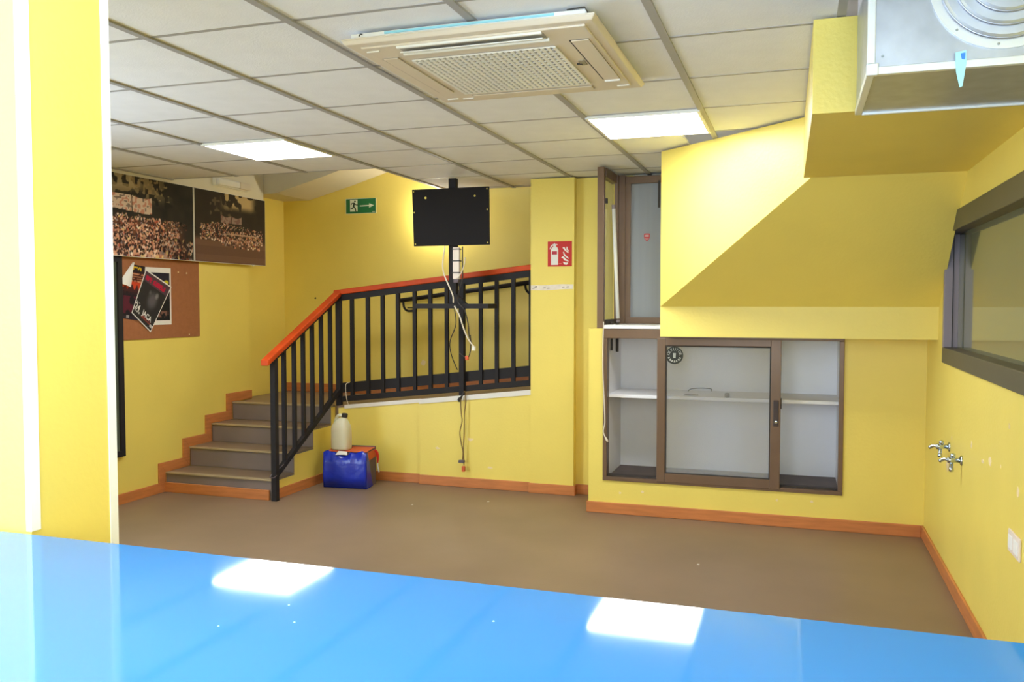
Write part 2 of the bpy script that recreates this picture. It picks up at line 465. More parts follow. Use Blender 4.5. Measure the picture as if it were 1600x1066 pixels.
for (x0, y0, a, b, c, d) in cells:
    if key(x0, y0) in LK: continue
    if key(x0, y0) == BROKEN:                                      # tile with its corner broken away
        pts = [(-1.077, 5.018), (-0.74, 5.018), (-0.70, 5.05), (-0.668, 5.12), (-0.655, 5.20), (-0.652, 5.30), (-0.652, 5.618), (-1.077, 5.618)]
        obj('ceiling_tile', MB().prism(pts, ((0, 0, CE + 0.004), (1, 0, 0), (0, 1, 0), (0, 0, 1)), 0, 0.014), TILE, ceil)
        continue
    if abs(c - a - 0.6) < 1e-3 and abs(d - b - 0.6) < 1e-3:
        if full is None:
            full = obj('ceiling_tile', MB().box(a + 0.004, c - 0.004, b + 0.004, d - 0.004, CE + 0.004, CE + 0.018), TILE, ceil); fx, fy = x0, y0
        else:
            inst(full, 'ceiling_tile', ceil, (x0 - fx, y0 - fy, 0))
    else:
        obj('ceiling_tile', MB().box(a + 0.004, c - 0.004, b + 0.004, d - 0.004, CE + 0.004, CE + 0.018), TILE, ceil)

# ---------------------------------------------------------------- skirting
SK = 0.078
def skirt(name, boxes, label):
    m = MB()
    for q in boxes: m.box(*q)
    o = struct(name, m, SKIRT, label, bevel=0.004); return o
skirt('baseboard_right', [(XR - 0.015, XR, 1.24, BY, 0, SK)], 'orange wooden skirting along the right wall')
skirt('baseboard_block', [(BX0 - 0.012, XR - 0.015, BY - 0.015, BY, 0, SK), (BX0 - 0.013, BX0, BY, 6.487, 0, SK)], 'orange wooden skirting below the cabinet block')
skirt('baseboard_pillar', [(-2.0, -1.624, 6.416, 6.43, 0, SK), (-1.637, -1.624, 6.43, 6.50, 0, SK), (-1.624, -1.424, 6.487, 6.50, 0, SK)], 'orange wooden skirting around the pillar foot')
skirt('baseboard_ramp', [(-3.738, -2.95, 6.471, 6.485, 0, SK), (-2.95, -2.0, 6.440, 6.455, 0, SK), (-3.7505, -3.738, 5.575, 6.471, 0, SK)], 'orange wooden skirting below the ramp wall')
skirt('baseboard_stair_foot', [(-4.735, -3.775, 5.536, 5.552, 0, SK)], 'orange wooden skirting at the foot of the steps')
skirt('baseboard_landing', [(-4.86, -3.70, YB - 0.016, YB, 0.615, 0.70)], 'orange wooden skirting at the back of the landing')
m = MB(); sloped(m, -3.70, -1.6, YB - 0.016, YB, None, 0.0, 0.085)
struct('baseboard_back', m, SKIRT, 'orange wooden skirting along the ramp back wall')
# stepped skirting up the left wall
m = MB()
zs = [0, .156, .312, .468, .622]; ys = [5.555, 5.84, 6.125, 6.41]
out = [(1.30, 0), (5.555, 0)]
low = [(3.32, 0.0), (ys[0], 0.0)]
for k in range(4): low += [(ys[k], zs[k + 1]), (ys[k + 1] if k < 3 else 6.70, zs[k + 1])]
upp = [(3.32, SK), (ys[0] - 0.075, SK)]
for k in range(4): upp += [(ys[k] - 0.075, zs[k + 1] + SK), ((ys[k + 1] - 0.075) if k < 3 else 6.70, zs[k + 1] + SK)]
for q in range(len(low) - 1):
    (a0, b0), (a1, b1) = low[q], low[q + 1]; (c0, d0), (c1, d1) = upp[q], upp[q + 1]
    m.hexa([(XL, a0, b0), (XL + 0.016, a0, b0), (XL + 0.016, a1, b1), (XL, a1, b1), (XL, c0, d0), (XL + 0.016, c0, d0), (XL + 0.016, c1, d1), (XL, c1, d1)])
struct('baseboard_left', m, SKIRT, 'orange wooden skirting stepping up the left wall', bevel=0.003)

# ================================================================== STEPS
st = thing('stairs', 'four grey vinyl steps with pale nosings climbing to the landing', 'stairs', (-4.25, 5.56, 0))
prof = [(5.560, 0), (5.560, 0.140), (5.845, 0.140), (5.845, 0.296), (6.130, 0.296), (6.130, 0.452), (6.415, 0.452), (6.415, 0.606), (6.483, 0.606), (6.483, 0)]
obj('side_panel', MB().prism(prof, ((-3.760, 0, 0), (0, 1, 0), (0, 0, 1), (1, 0, 0)), 0, 0.009), YEL, st)
for k in range(4):
    y1 = ys[k + 1] if k < 3 else 6.483
    s_ = obj('step', MB().box(-4.734, -3.752, ys[k], y1 + 0.02 if k < 3 else 6.483, zs[k] if k else 0.0, zs[k + 1] - 0.004), STEP, st, bevel=0.004)
    obj('tread', MB().box(-4.734, -3.752, ys[k] + 0.035, y1 + (0.0 if k < 3 else 0.0), zs[k + 1] - 0.004, zs[k + 1]), FLOOR, s_)
    obj('nosing', MB().box(-4.734, -3.750, ys[k] - 0.010, ys[k] + 0.035, zs[k + 1] - 0.012, zs[k + 1] + 0.001), NOSE, s_, bevel=0.003)

# ================================================================== CEILING LIGHTS, AIR CONDITIONER
def led(x0, y0, label):
    t = thing('ceiling_light', label, 'light', (x0 + 0.3, y0 + 0.3, CE - 0.012), 'square LED ceiling panels')
    m = MB(); g = 0.006; k = 0.016; z0, z1 = CE - 0.012, CE + 0.004
    m.box(x0 + g, x0 + .6 - g, y0 + g, y0 + g + k, z0, z1); m.box(x0 + g, x0 + .6 - g, y0 + .6 - g - k, y0 + .6 - g, z0, z1)
    m.box(x0 + g, x0 + g + k, y0 + g + k, y0 + .6 - g - k, z0, z1); m.box(x0 + .6 - g - k, x0 + .6 - g, y0 + g + k, y0 + .6 - g - k, z0, z1)
    obj('frame', m, WHITE, t)
    obj('diffuser', MB().box(x0 + g + k, x0 + .6 - g - k, y0 + g + k, y0 + .6 - g - k, z0 + 0.002, z1), LEDM, t)
led(-3.4768, 4.4182, 'lit square ceiling panel on the left over the steps side')
led(-1.0768, 4.4182, 'lit square ceiling panel beside the stair enclosure')
led(-1.0768, 0.2182, 'added unseen lit square ceiling panel above the blue counter')  # added out of view to brighten the counter, partition and duct
led(0.1232 - 1.8, -0.9818, 'added unseen lit square ceiling panel behind the counter')  # second added panel, also out of view, for more light

AX0, AX1, AY0, AY1 = -1.570, -0.640, 2.772, 3.728
ac = thing('air_conditioner', 'four-way cassette air conditioner hung under the ceiling, its shade tinted beige', 'air conditioner', ((AX0 + AX1) / 2, (AY0 + AY1) / 2, 2.41))
obj('body', MB().box(AX0 + 0.035, AX1 - 0.03, AY0 + 0.012, AY1 - 0.04, 2.432, CE - 0.008), ACW2, ac, bevel=0.004)
m = MB()
m.hexa([(AX0 + .012, AY0 + .012, 2.414), (AX1 - .012, AY0 + .012, 2.414), (AX1 - .012, AY1 - .012, 2.414), (AX0 + .012, AY1 - .012, 2.414), (AX0, AY0, 2.428), (AX1, AY0, 2.428), (AX1, AY1, 2.428), (AX0, AY1, 2.428)])
m.box(AX0, AX1, AY0, AY1, 2.428, 2.434)
obj('panel', m, ACW, ac, bevel=0.003)
IX0, IX1, IY0, IY1 = -1.512, -0.682, 2.815, 3.650
obj('inner_panel', MB().box(IX0, IX1, IY0, IY1, 2.406, 2.4145), ACW, ac, bevel=0.004)
# louvre flaps, each in its slot
def louvre(x0, x1, y0, y1, tilt, sm_=None):
    sl = obj('louvre_slot', MB().box(x0, x1, y0, y1, 2.404, 2.4065), sm_ or ACS, ac)
    m = MB()
    if x1 - x0 > y1 - y0:
        m.hexa([(x0 + .004, y0 + .008, 2.401 - tilt), (x1 - .004, y0 + .008, 2.401 - tilt), (x1 - .004, y1 - .004, 2.401), (x0 + .004, y1 - .004, 2.401), (x0 + .004, y0 + .008, 2.405 - tilt), (x1 - .004, y0 + .008, 2.405 - tilt), (x1 - .004, y1 - .004, 2.405), (x0 + .004, y1 - .004, 2.405)])
    else:
        m.hexa([(x0 + .007, y0, 2.401), (x1, y0, 2.401 - tilt), (x1, y1, 2.401 - tilt), (x0 + .007, y1, 2.401), (x0 + .007, y0, 2.405), (x1, y0, 2.405 - tilt), (x1, y1, 2.405 - tilt), (x0 + .007, y1, 2.405)])
    obj('louvre_flap', m, ACW2 if tilt else ACW, sl)
louvre(-1.375, -0.835, 2.842, 2.900, 0.012)
obj('louvre_lip', MB().box(-1.375, -0.835, 2.822, 2.834, 2.398, 2.407), ACW2, ac, bevel=0.002)
obj('louvre_lip', MB().box(-1.385, -0.830, 2.902, 2.914, 2.396, 2.407), ACW2, ac, bevel=0.002)
louvre(-1.375, -0.835, 3.575, 3.632, 0.0)
louvre(-0.772, -0.702, 2.95, 3.50, 0.0, DARK)
obj('louvre_end', MB().box(-0.765, -0.702, 3.500, 3.512, 2.396, 2.407), ACW2, ac)
louvre(-1.495, -1.430, 2.95, 3.50, 0.0)
# intake grille
GX0, GX1, GY0, GY1 = -1.385, -0.838, 2.992, 3.535
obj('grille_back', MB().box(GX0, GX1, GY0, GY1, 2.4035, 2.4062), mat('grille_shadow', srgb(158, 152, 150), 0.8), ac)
m = MB(); n = 24
for k in range(n + 1):
    x = GX0 + (GX1 - GX0) * k / n; m.box(x - 0.0062, x + 0.0062, GY0, GY1, 2.3985, 2.4035)
for k in range(17):
    y = GY0 + (GY1 - GY0) * k / 16; m.box(GX0, GX1, y - 0.0025, y + 0.0025, 2.4000, 2.4033)
g_ = obj('intake_grille', m, ACW2, ac); g_['kind'] = 'stuff'
obj('film_strip', MB().box(-1.40, -0.78, AY0 + 0.008, AY0 + 0.013, 2.440, 2.4475), FILM, ac)
obj('receiver', MB().box(-0.802, -0.780, 3.20, 3.26, 2.402, 2.406), mat('receiver_olive', srgb(150, 140, 116), 0.5), ac)
obj('receiver_slit', MB().box(-0.815, -0.795, 3.235, 3.242, 2.400, 2.4062), DARK, ac)
for (sx, sy) in ((IX0 + .03, IY1 - .03), (IX0 + .03, IY0 + .04), (IX0 + .10, IY1 - .02), (IX1 - .03, IY1 - .03)):
    obj('corner_clip', MB().box(sx - 0.025, sx + 0.025, sy - 0.003, sy + 0.003, 2.4025, 2.407), ACW2, ac)
obj('pipe_clip', MB().tube([(-0.735, AY0 + .006, 2.452), (-0.675, AY0 + .006, 2.4545), (-0.664, AY0 + .006, 2.436)], 0.0022, 6), DARK, ac)
obj('pipe_clip', MB().tube([(-1.50, AY0 + .008, 2.440), (-1.494, AY0 + .008, 2.448), (-1.486, AY0 + .008, 2.446)], 0.002, 6), DARK, ac)

# ================================================================== DUCT BOX
DX0, DX1, DY0, DY1, DZ0, DZ1 = 0.170, 0.760, 2.595, 3.132, 2.120, 2.70
db = thing('duct_box', 'galvanised steel extractor box with round duct collar by the lowered ceiling', 'duct', ((DX0 + DX1) / 2, (DY0 + DY1) / 2, DZ0))
obj('casing', MB().box(DX0 + .004, DX1, DY0 + .006, DY1, DZ0 + .004, DZ1), GALV, db)
fk = 0.021
for q in ((DX0, DX0 + fk, DY0, DY0 + fk, DZ0, DZ1), (DX0 + fk, DX1, DY0, DY0 + fk, DZ0, DZ0 + fk), (DX0, DX0 + fk, DY0 + fk, DY1, DZ0, DZ0 + fk), (DX0 + fk, DX1, DY1 - 0.012, DY1, DZ0 - 0.003, DZ0 + fk), (DX1 - fk, DX1, DY0, DY0 + fk, DZ0 + fk, DZ1)):
    obj('edge_profile', MB().box(*q), GALVE, db, bevel=0.002)
obj('corner_piece', MB().box(DX0 - .002, DX0 + .030, DY0 - .004, DY0 + .02, DZ0 - .002, DZ0 + .032), GALVE, db, bevel=0.004)
cx, cz = 0.512, 2.352
fl = MB().lathe([(0.150, 0.0), (0.190, 0.0), (0.190, 0.006), (0.152, 0.006)], (cx, DY0 + 0.005, cz), (0, -1, 0), 48)
obj('flange', fl, GALVE, db)
cone = []
for k in range(5):
    r = 0.163 - 0.030 * k; h = 0.004 + 0.014 * k
    cone += [(r, h), (r, h + 0.008), (r - 0.006, h + 0.012), (r - 0.026, h + 0.013)]
cl = obj('duct_collar', MB().lathe(cone, (cx, DY0, cz), (0, -1, 0), 48), GALV, db)
for k in range(4):
    r = 0.164 - 0.030 * k; h = 0.008 + 0.014 * k
    rim = [Vector((cx + r * math.cos(a * math.pi / 24), DY0 - h, cz + r * math.sin(a * math.pi / 24))) for a in range(49)]
    obj('seam', MB().tube(rim, 0.0042, 6, cap=False), mat('seam_steel', srgb(150, 154, 168), 0.3, metal=0.7) if k == 0 else MATS['seam_steel'], cl, smooth=True)
for k in range(10):
    a = 2 * math.pi * k / 10 + 0.2
    obj('screw', MB().lathe([(0.004, 0), (0.003, 0.003)], (cx + 0.178 * math.cos(a), DY0 - 0.001, cz + 0.178 * math.sin(a)), (0, -1, 0), 8), CHROME, db)
obj('screw', MB().lathe([(0.004, 0), (0.003, 0.003)], (DX0 + .04, DY0 + 0.006, DZ0 + .05), (0, -1, 0), 8), CHROME, db)
# hanging tag
m = MB()
m.prism([(0, 0), (.026, .004), (.028, -.03), (.021, -.088), (.014, -.090), (.004, -.05)], ((0.388, DY0 - 0.006, 2.160), (1, 0, 0), (0, -0.15, 1), (0, -1, 0)), 0, 0.0015)
tg = thing('tape_tag', 'pale blue strip of tape hanging from the steel duct box', 'tape', (0.40, DY0 - 0.006, 2.07))
tgo = obj('strip', m, FILM, tg)
obj('blue_mark', MB().prism([(.013, -.004), (.024, -.002), (.024, -.02), (.016, -.018)], ((0.388, DY0 - 0.0085, 2.160), (1, 0, 0), (0, -0.15, 1), (0, -1, 0)), 0, 0.001), mat('blue_mark', srgb(20, 120, 215), 0.4), tg)

# ================================================================== RIGHT WALL: WINDOW, TAPS, SWITCH, CHIPS
wt = bpy.data.objects.new('window_1', None); COL.objects.link(wt); wt.location = (XR, 4.0, WZ0); ORG[wt] = Vector(wt.location)
tag(wt, 'wide dark olive framed window in the right wall', kind='structure')
U0, U1 = XR - 0.012, XR + 0.075
obj('rail', MB().box(U0, U1, WY0, WY1, WZ0, WZ0 + 0.085), OLIVE, wt, bevel=0.004)
obj('rail', MB().box(U0, U1, WY0, WY1, WZ1 - 0.10, WZ1), OLIVE, wt, bevel=0.004)
obj('stile', MB().box(U0, U1, WY1 - 0.035, WY1, WZ0 + 0.085, WZ1 - 0.10), LILAC, wt, bevel=0.004)
obj('stile', MB().box(U0, U1, WY0, WY0 + 0.06, WZ0 + 0.085, WZ1 - 0.10), OLIVE, wt, bevel=0.004)
obj('gasket', MB().box(XR + 0.030, XR + 0.034, WY1 - 0.040, WY1 - 0.034, WZ0 + 0.085, WZ1 - 0.1), DARK, wt)
obj('pane', MB().box(XR + 0.060, XR + 0.066, WY0 + 0.06, WY1 - 0.035, WZ0 + 0.085, WZ1 - 0.10), PANED, wt)
obj('back_panel', MB().box(XR + 0.08, XR + 0.14, WY0, WY1, WZ0, WZ1), DARK, wt)  # dark backing added to keep the sky out behind the pane

def valve(y, z, label, flip):
    t = thing('angle_valve', label, 'tap', (XR, y, z - 0.05), 'chrome water taps on the right wall')
    obj('rosette', MB().lathe([(0.026, 0), (0.026, 0.004), (0.016, 0.010)], (XR, y, z), (-1, 0, 0), 20), CHROME, t, smooth=True)
    obj('body', MB().lathe([(0.011, 0), (0.012, 0.03), (0.015, 0.034), (0.015, 0.055), (0.010, 0.058)], (XR - 0.008, y, z), (-1, 0, 0), 16), CHROME, t, smooth=True)
    obj('outlet', MB().lathe([(0.009, 0), (0.009, 0.03), (0.011, 0.032), (0.011, 0.048), (0.006, 0.05)], (XR - 0.046, y, z - 0.008), (0, 0, -1), 14), CHROME, t, smooth=True)
    h = MB().tube(smooth_path([(XR - 0.060, y, z), (XR - 0.075, y + 0.01, z + 0.002), (XR - 0.098, y + 0.02, z - 0.012)], 4), [0.008, 0.008, 0.008, 0.008, 0.008, 0.009, 0.010, 0.010, 0.007], 10)
    obj('handle', h, CHROME, t, smooth=True)
    obj('knob', MB().lathe([(0.006, 0), (0.012, 0.006), (0.012, 0.02), (0.007, 0.024)], (XR - 0.040, y, z + 0.010), (0, 0, 1), 12), CHROME, t, smooth=True)
valve(5.06, 0.725, 'chrome water tap on the right wall, the farther of two', 1)
valve(4.70, 0.715, 'chrome water tap on the right wall, the nearer of two', 1)

sw = thing('light_switch', 'white double rocker switch plate low on the right wall', 'switch', (XR, 3.57, 0.553))
obj('plate', MB().box(XR - 0.009, XR, 3.485, 3.660, 0.555, 0.640), PLATE, sw, bevel=0.004)
for y in (3.530, 3.612):
    obj('rocker', MB().box(XR - 0.013, XR - 0.008, y - 0.028, y + 0.028, 0.572, 0.623), WHITE, sw, bevel=0.003)

def chip(parent, frame, r, seed, m_=CHIP, n=11, sx=1, sy=1):
    rd = random.Random(seed)
    pts = []
    for k in range(n):
        a = 2 * math.pi * k / n; q = r * rd.uniform(0.55, 1.1); pts.append((q * math.cos(a) * sx, q * math.sin(a) * sy))
    o = obj('bare_patch', MB().prism(pts, frame, 0, 0.0012), m_, parent); return o
def fr_right(y, z): return ((XR, y, z), (0, -1, 0), (0, 0, 1), (-1, 0, 0))
for k, (y, z, r, sx, sy) in enumerate(((5.11, 0.62, 0.045, 1.0, 1.1), (4.05, 0.825, 0.030, 1.2, 0.7), (4.20, 0.80, 0.022, 1.5, 0.5), (3.56, 0.795, 0.022, 1.2, 1), (4.46, 0.83, 0.02, 1, 1), (3.72, 1.02, 0.012, 1, 1), (3.85, 0.84, 0.010, 1, 1), (5.0, 0.78, 0.014, 1, 1))):
    chip(wr, fr_right(y, z), r, 10 + k, sx=sx, sy=sy)
def fr_front(x, y, z): return ((x, y, z), (1, 0, 0), (0, 0, 1), (0, -1, 0))
for k, (x, z, r) in enumerate(((-2.50, 0.39, 0.022), (-2.79, 0.305, 0.016), (-2.33, 0.17, 0.018))):
    chip(wrp, fr_front(x, 6.455, z), r, 40 + k, sx=1.4, sy=.7)
chip(wb, fr_front(-3.36, YB, 0.93), 0.03, 60)
chip(wb, fr_front(-4.52, YB, 1.54), 0.012, 61, m_=DARK)
for k, (x, z, r) in enumerate(((-1.18, 0.15, 0.010), (-1.02, 0.165, 0.012), (-0.12, 0.175, 0.009), (0.10, 0.18, 0.012))):
    chip(wbk, fr_front(x, BY, z), r, 70 + k)

# ================================================================== GLAZED CABINET
cb = thing('glazed_cabinet', 'built-in bronze framed cabinet with one sliding glass door and a white shelf', 'cabinet', (-0.50, BY, 0.235))
F0, F1 = BY - 0.012, BY + 0.07
obj('frame_rail', MB().box(-1.305, 0.287, F0, F1, 0.235, 0.262), BRONZE, cb, bevel=0.003)
obj('frame_rail', MB().box(-1.305, 0.287, F0, F1, 1.244, 1.312), BRONZE, cb, bevel=0.003)
obj('frame_stile', MB().box(-1.305, -1.276, F0, F1, 0.262, 1.244), BRONZE, cb, bevel=0.003)
obj('frame_stile', MB().box(0.258, 0.287, F0, F1, 0.262, 1.244), BRONZE, cb, bevel=0.003)
obj('track', MB().box(-1.276, 0.258, F0 + 0.03, F1 - 0.01, 0.262, 0.275), BRONZD, cb)
# interior
obj('back_board', MB().box(-1.29, 0.287, 6.50, 6.53, 0.235, 1.312), LAMIN, cb)
obj('side_board', MB().box(-1.303, -1.283, F1, 6.50, 0.235, 1.312), LAMIN, cb)
obj('side_board', MB().box(0.265, 0.286, F1, 6.50, 0.235, 1.312), LAMIN, cb)
obj('bottom_board', MB().box(-1.283, 0.265, F1, 6.50, 0.226, 0.250), DARKIN, cb)
obj('top_board', MB().box(-1.283, 0.265, F1, 6.50, 1.295, 1.312), LAMIN, cb)
sh = obj('shelf', MB().box(-1.283, 0.265, F1 + 0.005, 6.50, 0.818, 0.842), LAMIN, cb, bevel=0.002)
obj('shelf_bracket', MB().box(-1.281, -1.268, 6.30, 6.33, 1.13, 1.295), BRONZD, cb)
obj('shelf_bracket', MB().box(-1.281, -1.268, 6.10, 6.12, 1.15, 1.295), BRONZD, cb)
# sliding door
dr = MB(); D0, D1 = BY - 0.018, BY + 0.012
door = obj('sliding_door', MB().box(-0.924, -0.866, D0, D1, 0.250, 1.250), BRONZE, cb, bevel=0.003)
obj('door_stile', MB().box(-0.168, -0.104, D0, D1, 0.250, 1.250), BRONZE, door, bevel=0.003)
obj('door_rail', MB().box(-0.866, -0.168, D0 + .002, D1 - .002, 0.250, 0.312), BRONZE, door, bevel=0.003)
obj('door_rail', MB().box(-0.866, -0.168, D0 + .002, D1 - .002, 1.200, 1.250), BRONZE, door, bevel=0.003)
m = MB()
m.box(-0.866, -0.858, D0 + .004, D1 - .004, 0.312, 1.2); m.box(-0.176, -0.168, D0 + .004, D1 - .004, 0.312, 1.2)
m.box(-0.858, -0.176, D0 + .004, D1 - .004, 0.312, 0.320); m.box(-0.858, -0.176, D0 + .004, D1 - .004, 1.192, 1.2)
obj('gasket', m, BRONZD, door)
obj('pane', MB().box(-0.860, -0.174, BY - 0.006, BY - 0.001, 0.318, 1.194), GLASSD, door)
obj('handle', MB().box(-0.150, -0.116, D0 - .004, D0 + .002, 0.672, 0.846), mat('handle_brown', srgb(60, 42, 38), 0.4), door, bevel=0.003)
obj('lock', MB().lathe([(0.010, 0), (0.010, 0.004), (0.004, 0.005)], (-0.133, D0 - .003, 0.70), (0, -1, 0), 12), CHROME, door)
obj('latch', MB().box(-0.106, -0.098, D0 + .004, D1 - .002, 0.79, 0.86), BRONZD, door)
# round sticker with ring lettering
sc = (-0.806, BY - 0.0065, 1.132)
stk = obj('round_sticker', MB().lathe([(0.060, 0), (0.060, 0.0006)], sc, (0, -1, 0), 40), STICK, door)
fs_ = ((sc[0], sc[1] - 0.0006, sc[2]), (1, 0, 0), (0, 0, 1), (0, -1, 0))
m = MB()
def ring_text(m, txt, a0, a1, r, size, flip=False):
    for k, ch in enumerate(txt):
        a = math.radians(a0 + (a1 - a0) * k / (len(txt) - 1))
        d = 1 if not flip else -1
        ex = Vector((math.sin(a) * d, 0, -math.cos(a) * d)); ey = Vector((math.cos(a) * d, 0, math.sin(a) * d))
        o_ = Vector(fs_[0]) + Vector((math.cos(a), 0, math.sin(a))) * r - ex * size * 0.34 - (ey * size * 0.0 if not flip else ey * size * 0.7)
        t = text_mb(ch, size, (o_, ex, ey, (0, -1, 0)), 0, 0.0008)
        m.add(t.v, t.f)
ring_text(m, 'OSKUTOR', 168, 12, 0.033, 0.027)
for k in range(7):                                   # worn, unreadable lower marks
    a0_ = math.radians(198 + 22 * k); a1_ = a0_ + math.radians(15 if k % 2 else 11)
    m.prism([(.035 * math.cos(a0_), .035 * math.sin(a0_)), (.049 * math.cos(a0_), .049 * math.sin(a0_)), (.048 * math.cos(a1_), .048 * math.sin(a1_)), (.036 * math.cos(a1_), .036 * math.sin(a1_))], fs_, 0.0003, 0.0008)
obj('sticker_lettering', m, STICKW, door)
obj('sticker_emblem', MB().prism([(-.010, .016), (.010, .016), (.008, -.018), (-.008, -.018)], fs_, 0.0003, 0.0010), STICKW, door)
# ledge on top
struct('trim_4', MB().box(BX0 + 0.105, AX, BY - 0.02, 6.46, 1.312, 1.337), LAMIN, 'white ledge above the glazed cabinet', bevel=0.003)
# things on the shelf
ww = obj('bent_wire', MB().tube(smooth_path([(-0.76, 6.38, 0.846), (-0.74, 6.40, 0.862), (-0.66, 6.42, 0.868), (-0.60, 6.43, 0.862), (-0.598, 6.43, 0.846)], 4), 0.0035, 6), CABK)
tag(ww, 'short bent dark wire lying on the cabinet shelf', 'wire')
kn = obj('round_plug', MB().lathe([(0.014, 0), (0.017, 0.004), (0.017, 0.026), (0.012, 0.032)], (-0.458, 6.07, 0.842), (0, 0, 1), 16), mat('plug_grey', srgb(96, 96, 94), 0.6), smooth=True)
tag(kn, 'small grey round plug at the front of the cabinet shelf', 'plug')
ww = obj('cardboard_scrap', MB().prism([(0, 0), (.10, .008), (.098, .05), (.01, .042)], ((-0.76, 6.12, 0.842), (1, 0, 0), (0, 1, 0), (0, 0, 1)), 0, 0.004), GREYC)
tag(ww, 'thin grey scrap lying on the shelf behind the glass', 'scrap')
# white cable down the cabinet's left stile
ww = obj('white_cable', MB().tube(smooth_path([(-1.300, 5.950, 1.36), (-1.303, 5.948, 1.20), (-1.302, 5.946, 1.0), (-1.290, 5.944, 0.76), (-1.286, 5.942, 0.65), (-1.296, 5.940, 0.58), (-1.262, 5.935, 0.515)], 5), [0.0042] * 28 + [0.008, 0.008, 0.007], 6), CABW, smooth=True)
tag(ww, 'white cable hanging down the left edge of the glazed cabinet', 'cable')

# ================================================================== CORNER WINDOW ABOVE THE BLOCK
w3 = bpy.data.objects.new('window_3', None); COL.objects.link(w3); w3.location = (-1.2, 6.2, 1.34); ORG[w3] = Vector(w3.location)
tag(w3, 'bronze framed corner window above the cabinet with a clear and a frosted pane', kind='structure')
obj('post', MB().box(-1.358, -1.310, 5.99, 6.04, 1.312, 2.450), BRONZE, w3, bevel=0.003)
obj('post', MB().box(-1.312, -1.244, 6.43, 6.49, 1.337, 2.450), BRONZE, w3, bevel=0.003)
obj('mullion', MB().box(-1.318, -1.290, 6.385, 6.43, 1.337, 2.450), BRONZE, w3, bevel=0.003)
obj('rail', MB().box(-1.350, -1.300, 6.04, 6.43, 2.385, 2.450), BRONZE, w3, bevel=0.003)
obj('rail', MB().box(-1.350, -1.300, 6.04, 6.43, 1.337, 1.372), BRONZD, w3, bevel=0.003)
obj('rail', MB().box(-1.244, AX, 6.44, 6.49, 2.385, 2.440), BRONZE, w3, bevel=0.003)
obj('rail', MB().box(-1.244, AX, 6.44, 6.49, 1.337, 1.385), BRONZE, w3, bevel=0.003)
obj('stile', MB().box(-1.246, -1.205, 6.445, 6.49, 1.385, 2.385), BRONZE, w3)
obj('pane', MB().box(-1.328, -1.324, 6.04, 6.385, 1.372, 2.385), GLASSC, w3)
fp = obj('pane', MB().box(-1.205, AX, 6.468, 6.474, 1.385, 2.385), FROST, w3)
obj('catch', MB().box(-1.318, -1.298, 6.045, 6.065, 2.20, 2.235), BRONZD, w3)
obj('hinge', MB().box(-1.00, -0.985, 6.43, 6.445, 2.20, 2.40), BRONZD, w3)
# red shield sticker
shp = [(-.022, .020), (-.018, .028), (.018, .028), (.022, .020), (.021, -.005), (.012, -.020), (0, -.030), (-.012, -.020), (-.021, -.005)]
frs = ((-1.086, 6.468, 1.985), (1, 0, 0), (0, 0, 1), (0, -1, 0))
sd = obj('shield_sticker', MB().prism(shp, frs, 0, 0.001), RED, fp)
m = MB()
for q in (0.014, 0.004): m.prism([(-.014, q), (.014, q), (.014, q + .004), (-.014, q + .004)], frs, 0.001, 0.0016)
for sx in (-1, 1): m.prism([(sx * .004, -.010), (sx * .012, -.008), (sx * .010, -.014), (sx * .004, -.017)], frs, 0.001, 0.0016)
obj('shield_marks', m, STICKW, w3)
# fluorescent tube leaning in the niche
ft = thing('fluorescent_tube', 'white fluorescent tube leaning inside the corner window', 'tube lamp', (-1.25, 6.22, 1.34))
pa, pb = Vector((-1.252, 6.22, 1.352)), Vector((-1.296, 6.25, 2.21))
obj('glass_tube', MB().tube([pa.lerp(pb, .03), pa.lerp(pb, .97)], 0.0135, 14), ACW2, ft, smooth=True)
obj('end_cap', MB().tube([pa, pa.lerp(pb, .02)], 0.0145, 14), LILAC, ft)
obj('end_cap', MB().tube([pa.lerp(pb, .965), pb], 0.0145, 14), LILAC, ft)
# clutter under the tube
for k, (x, y, r, lb) in enumerate(((-1.285, 6.16, 0.016, 'small dark screw cap on the ledge left of the tube foot'), (-1.235, 6.12, 0.013, 'small dark screw cap on the ledge right of the tube foot'))):
    o_ = obj('screw_cap', MB().lathe([(r, 0), (r, 0.012), (r * .7, 0.018)], (x, y, 1.337), (0, 0, 1), 12), BRONZD); tag(o_, lb, 'cap', 'caps on the ledge')

# ================================================================== RAILING
rl = thing('stair_railing', 'black steel railing with red-brown wooden handrail along steps and ramp', 'railing', (-3.73, 5.55, 0))
RX, RY = -3.725, 6.525           # plane of the flight, plane of the ramp part
PB, PT = (RX, 5.545), (RX - 0.01, 6.515)
def hz(v): return 1.075 + (v - 5.545) * (1.545 - 1.075) / (6.515 - 5.545)          # under the wood on the flight
def rz(u): return ramp_z(u) + 0.925 - 0.0 * u                                       # under the wood on the ramp
obj('post', MB().box(RX - .022, RX + .022, 5.523, 5.567, 0, hz(5.545)), BLACK, rl, bevel=0.003)
obj('post', MB().box(RX - .024, RX + .020, 6.493, 6.537, 0.52, 1.565), BLACK, rl, bevel=0.003)
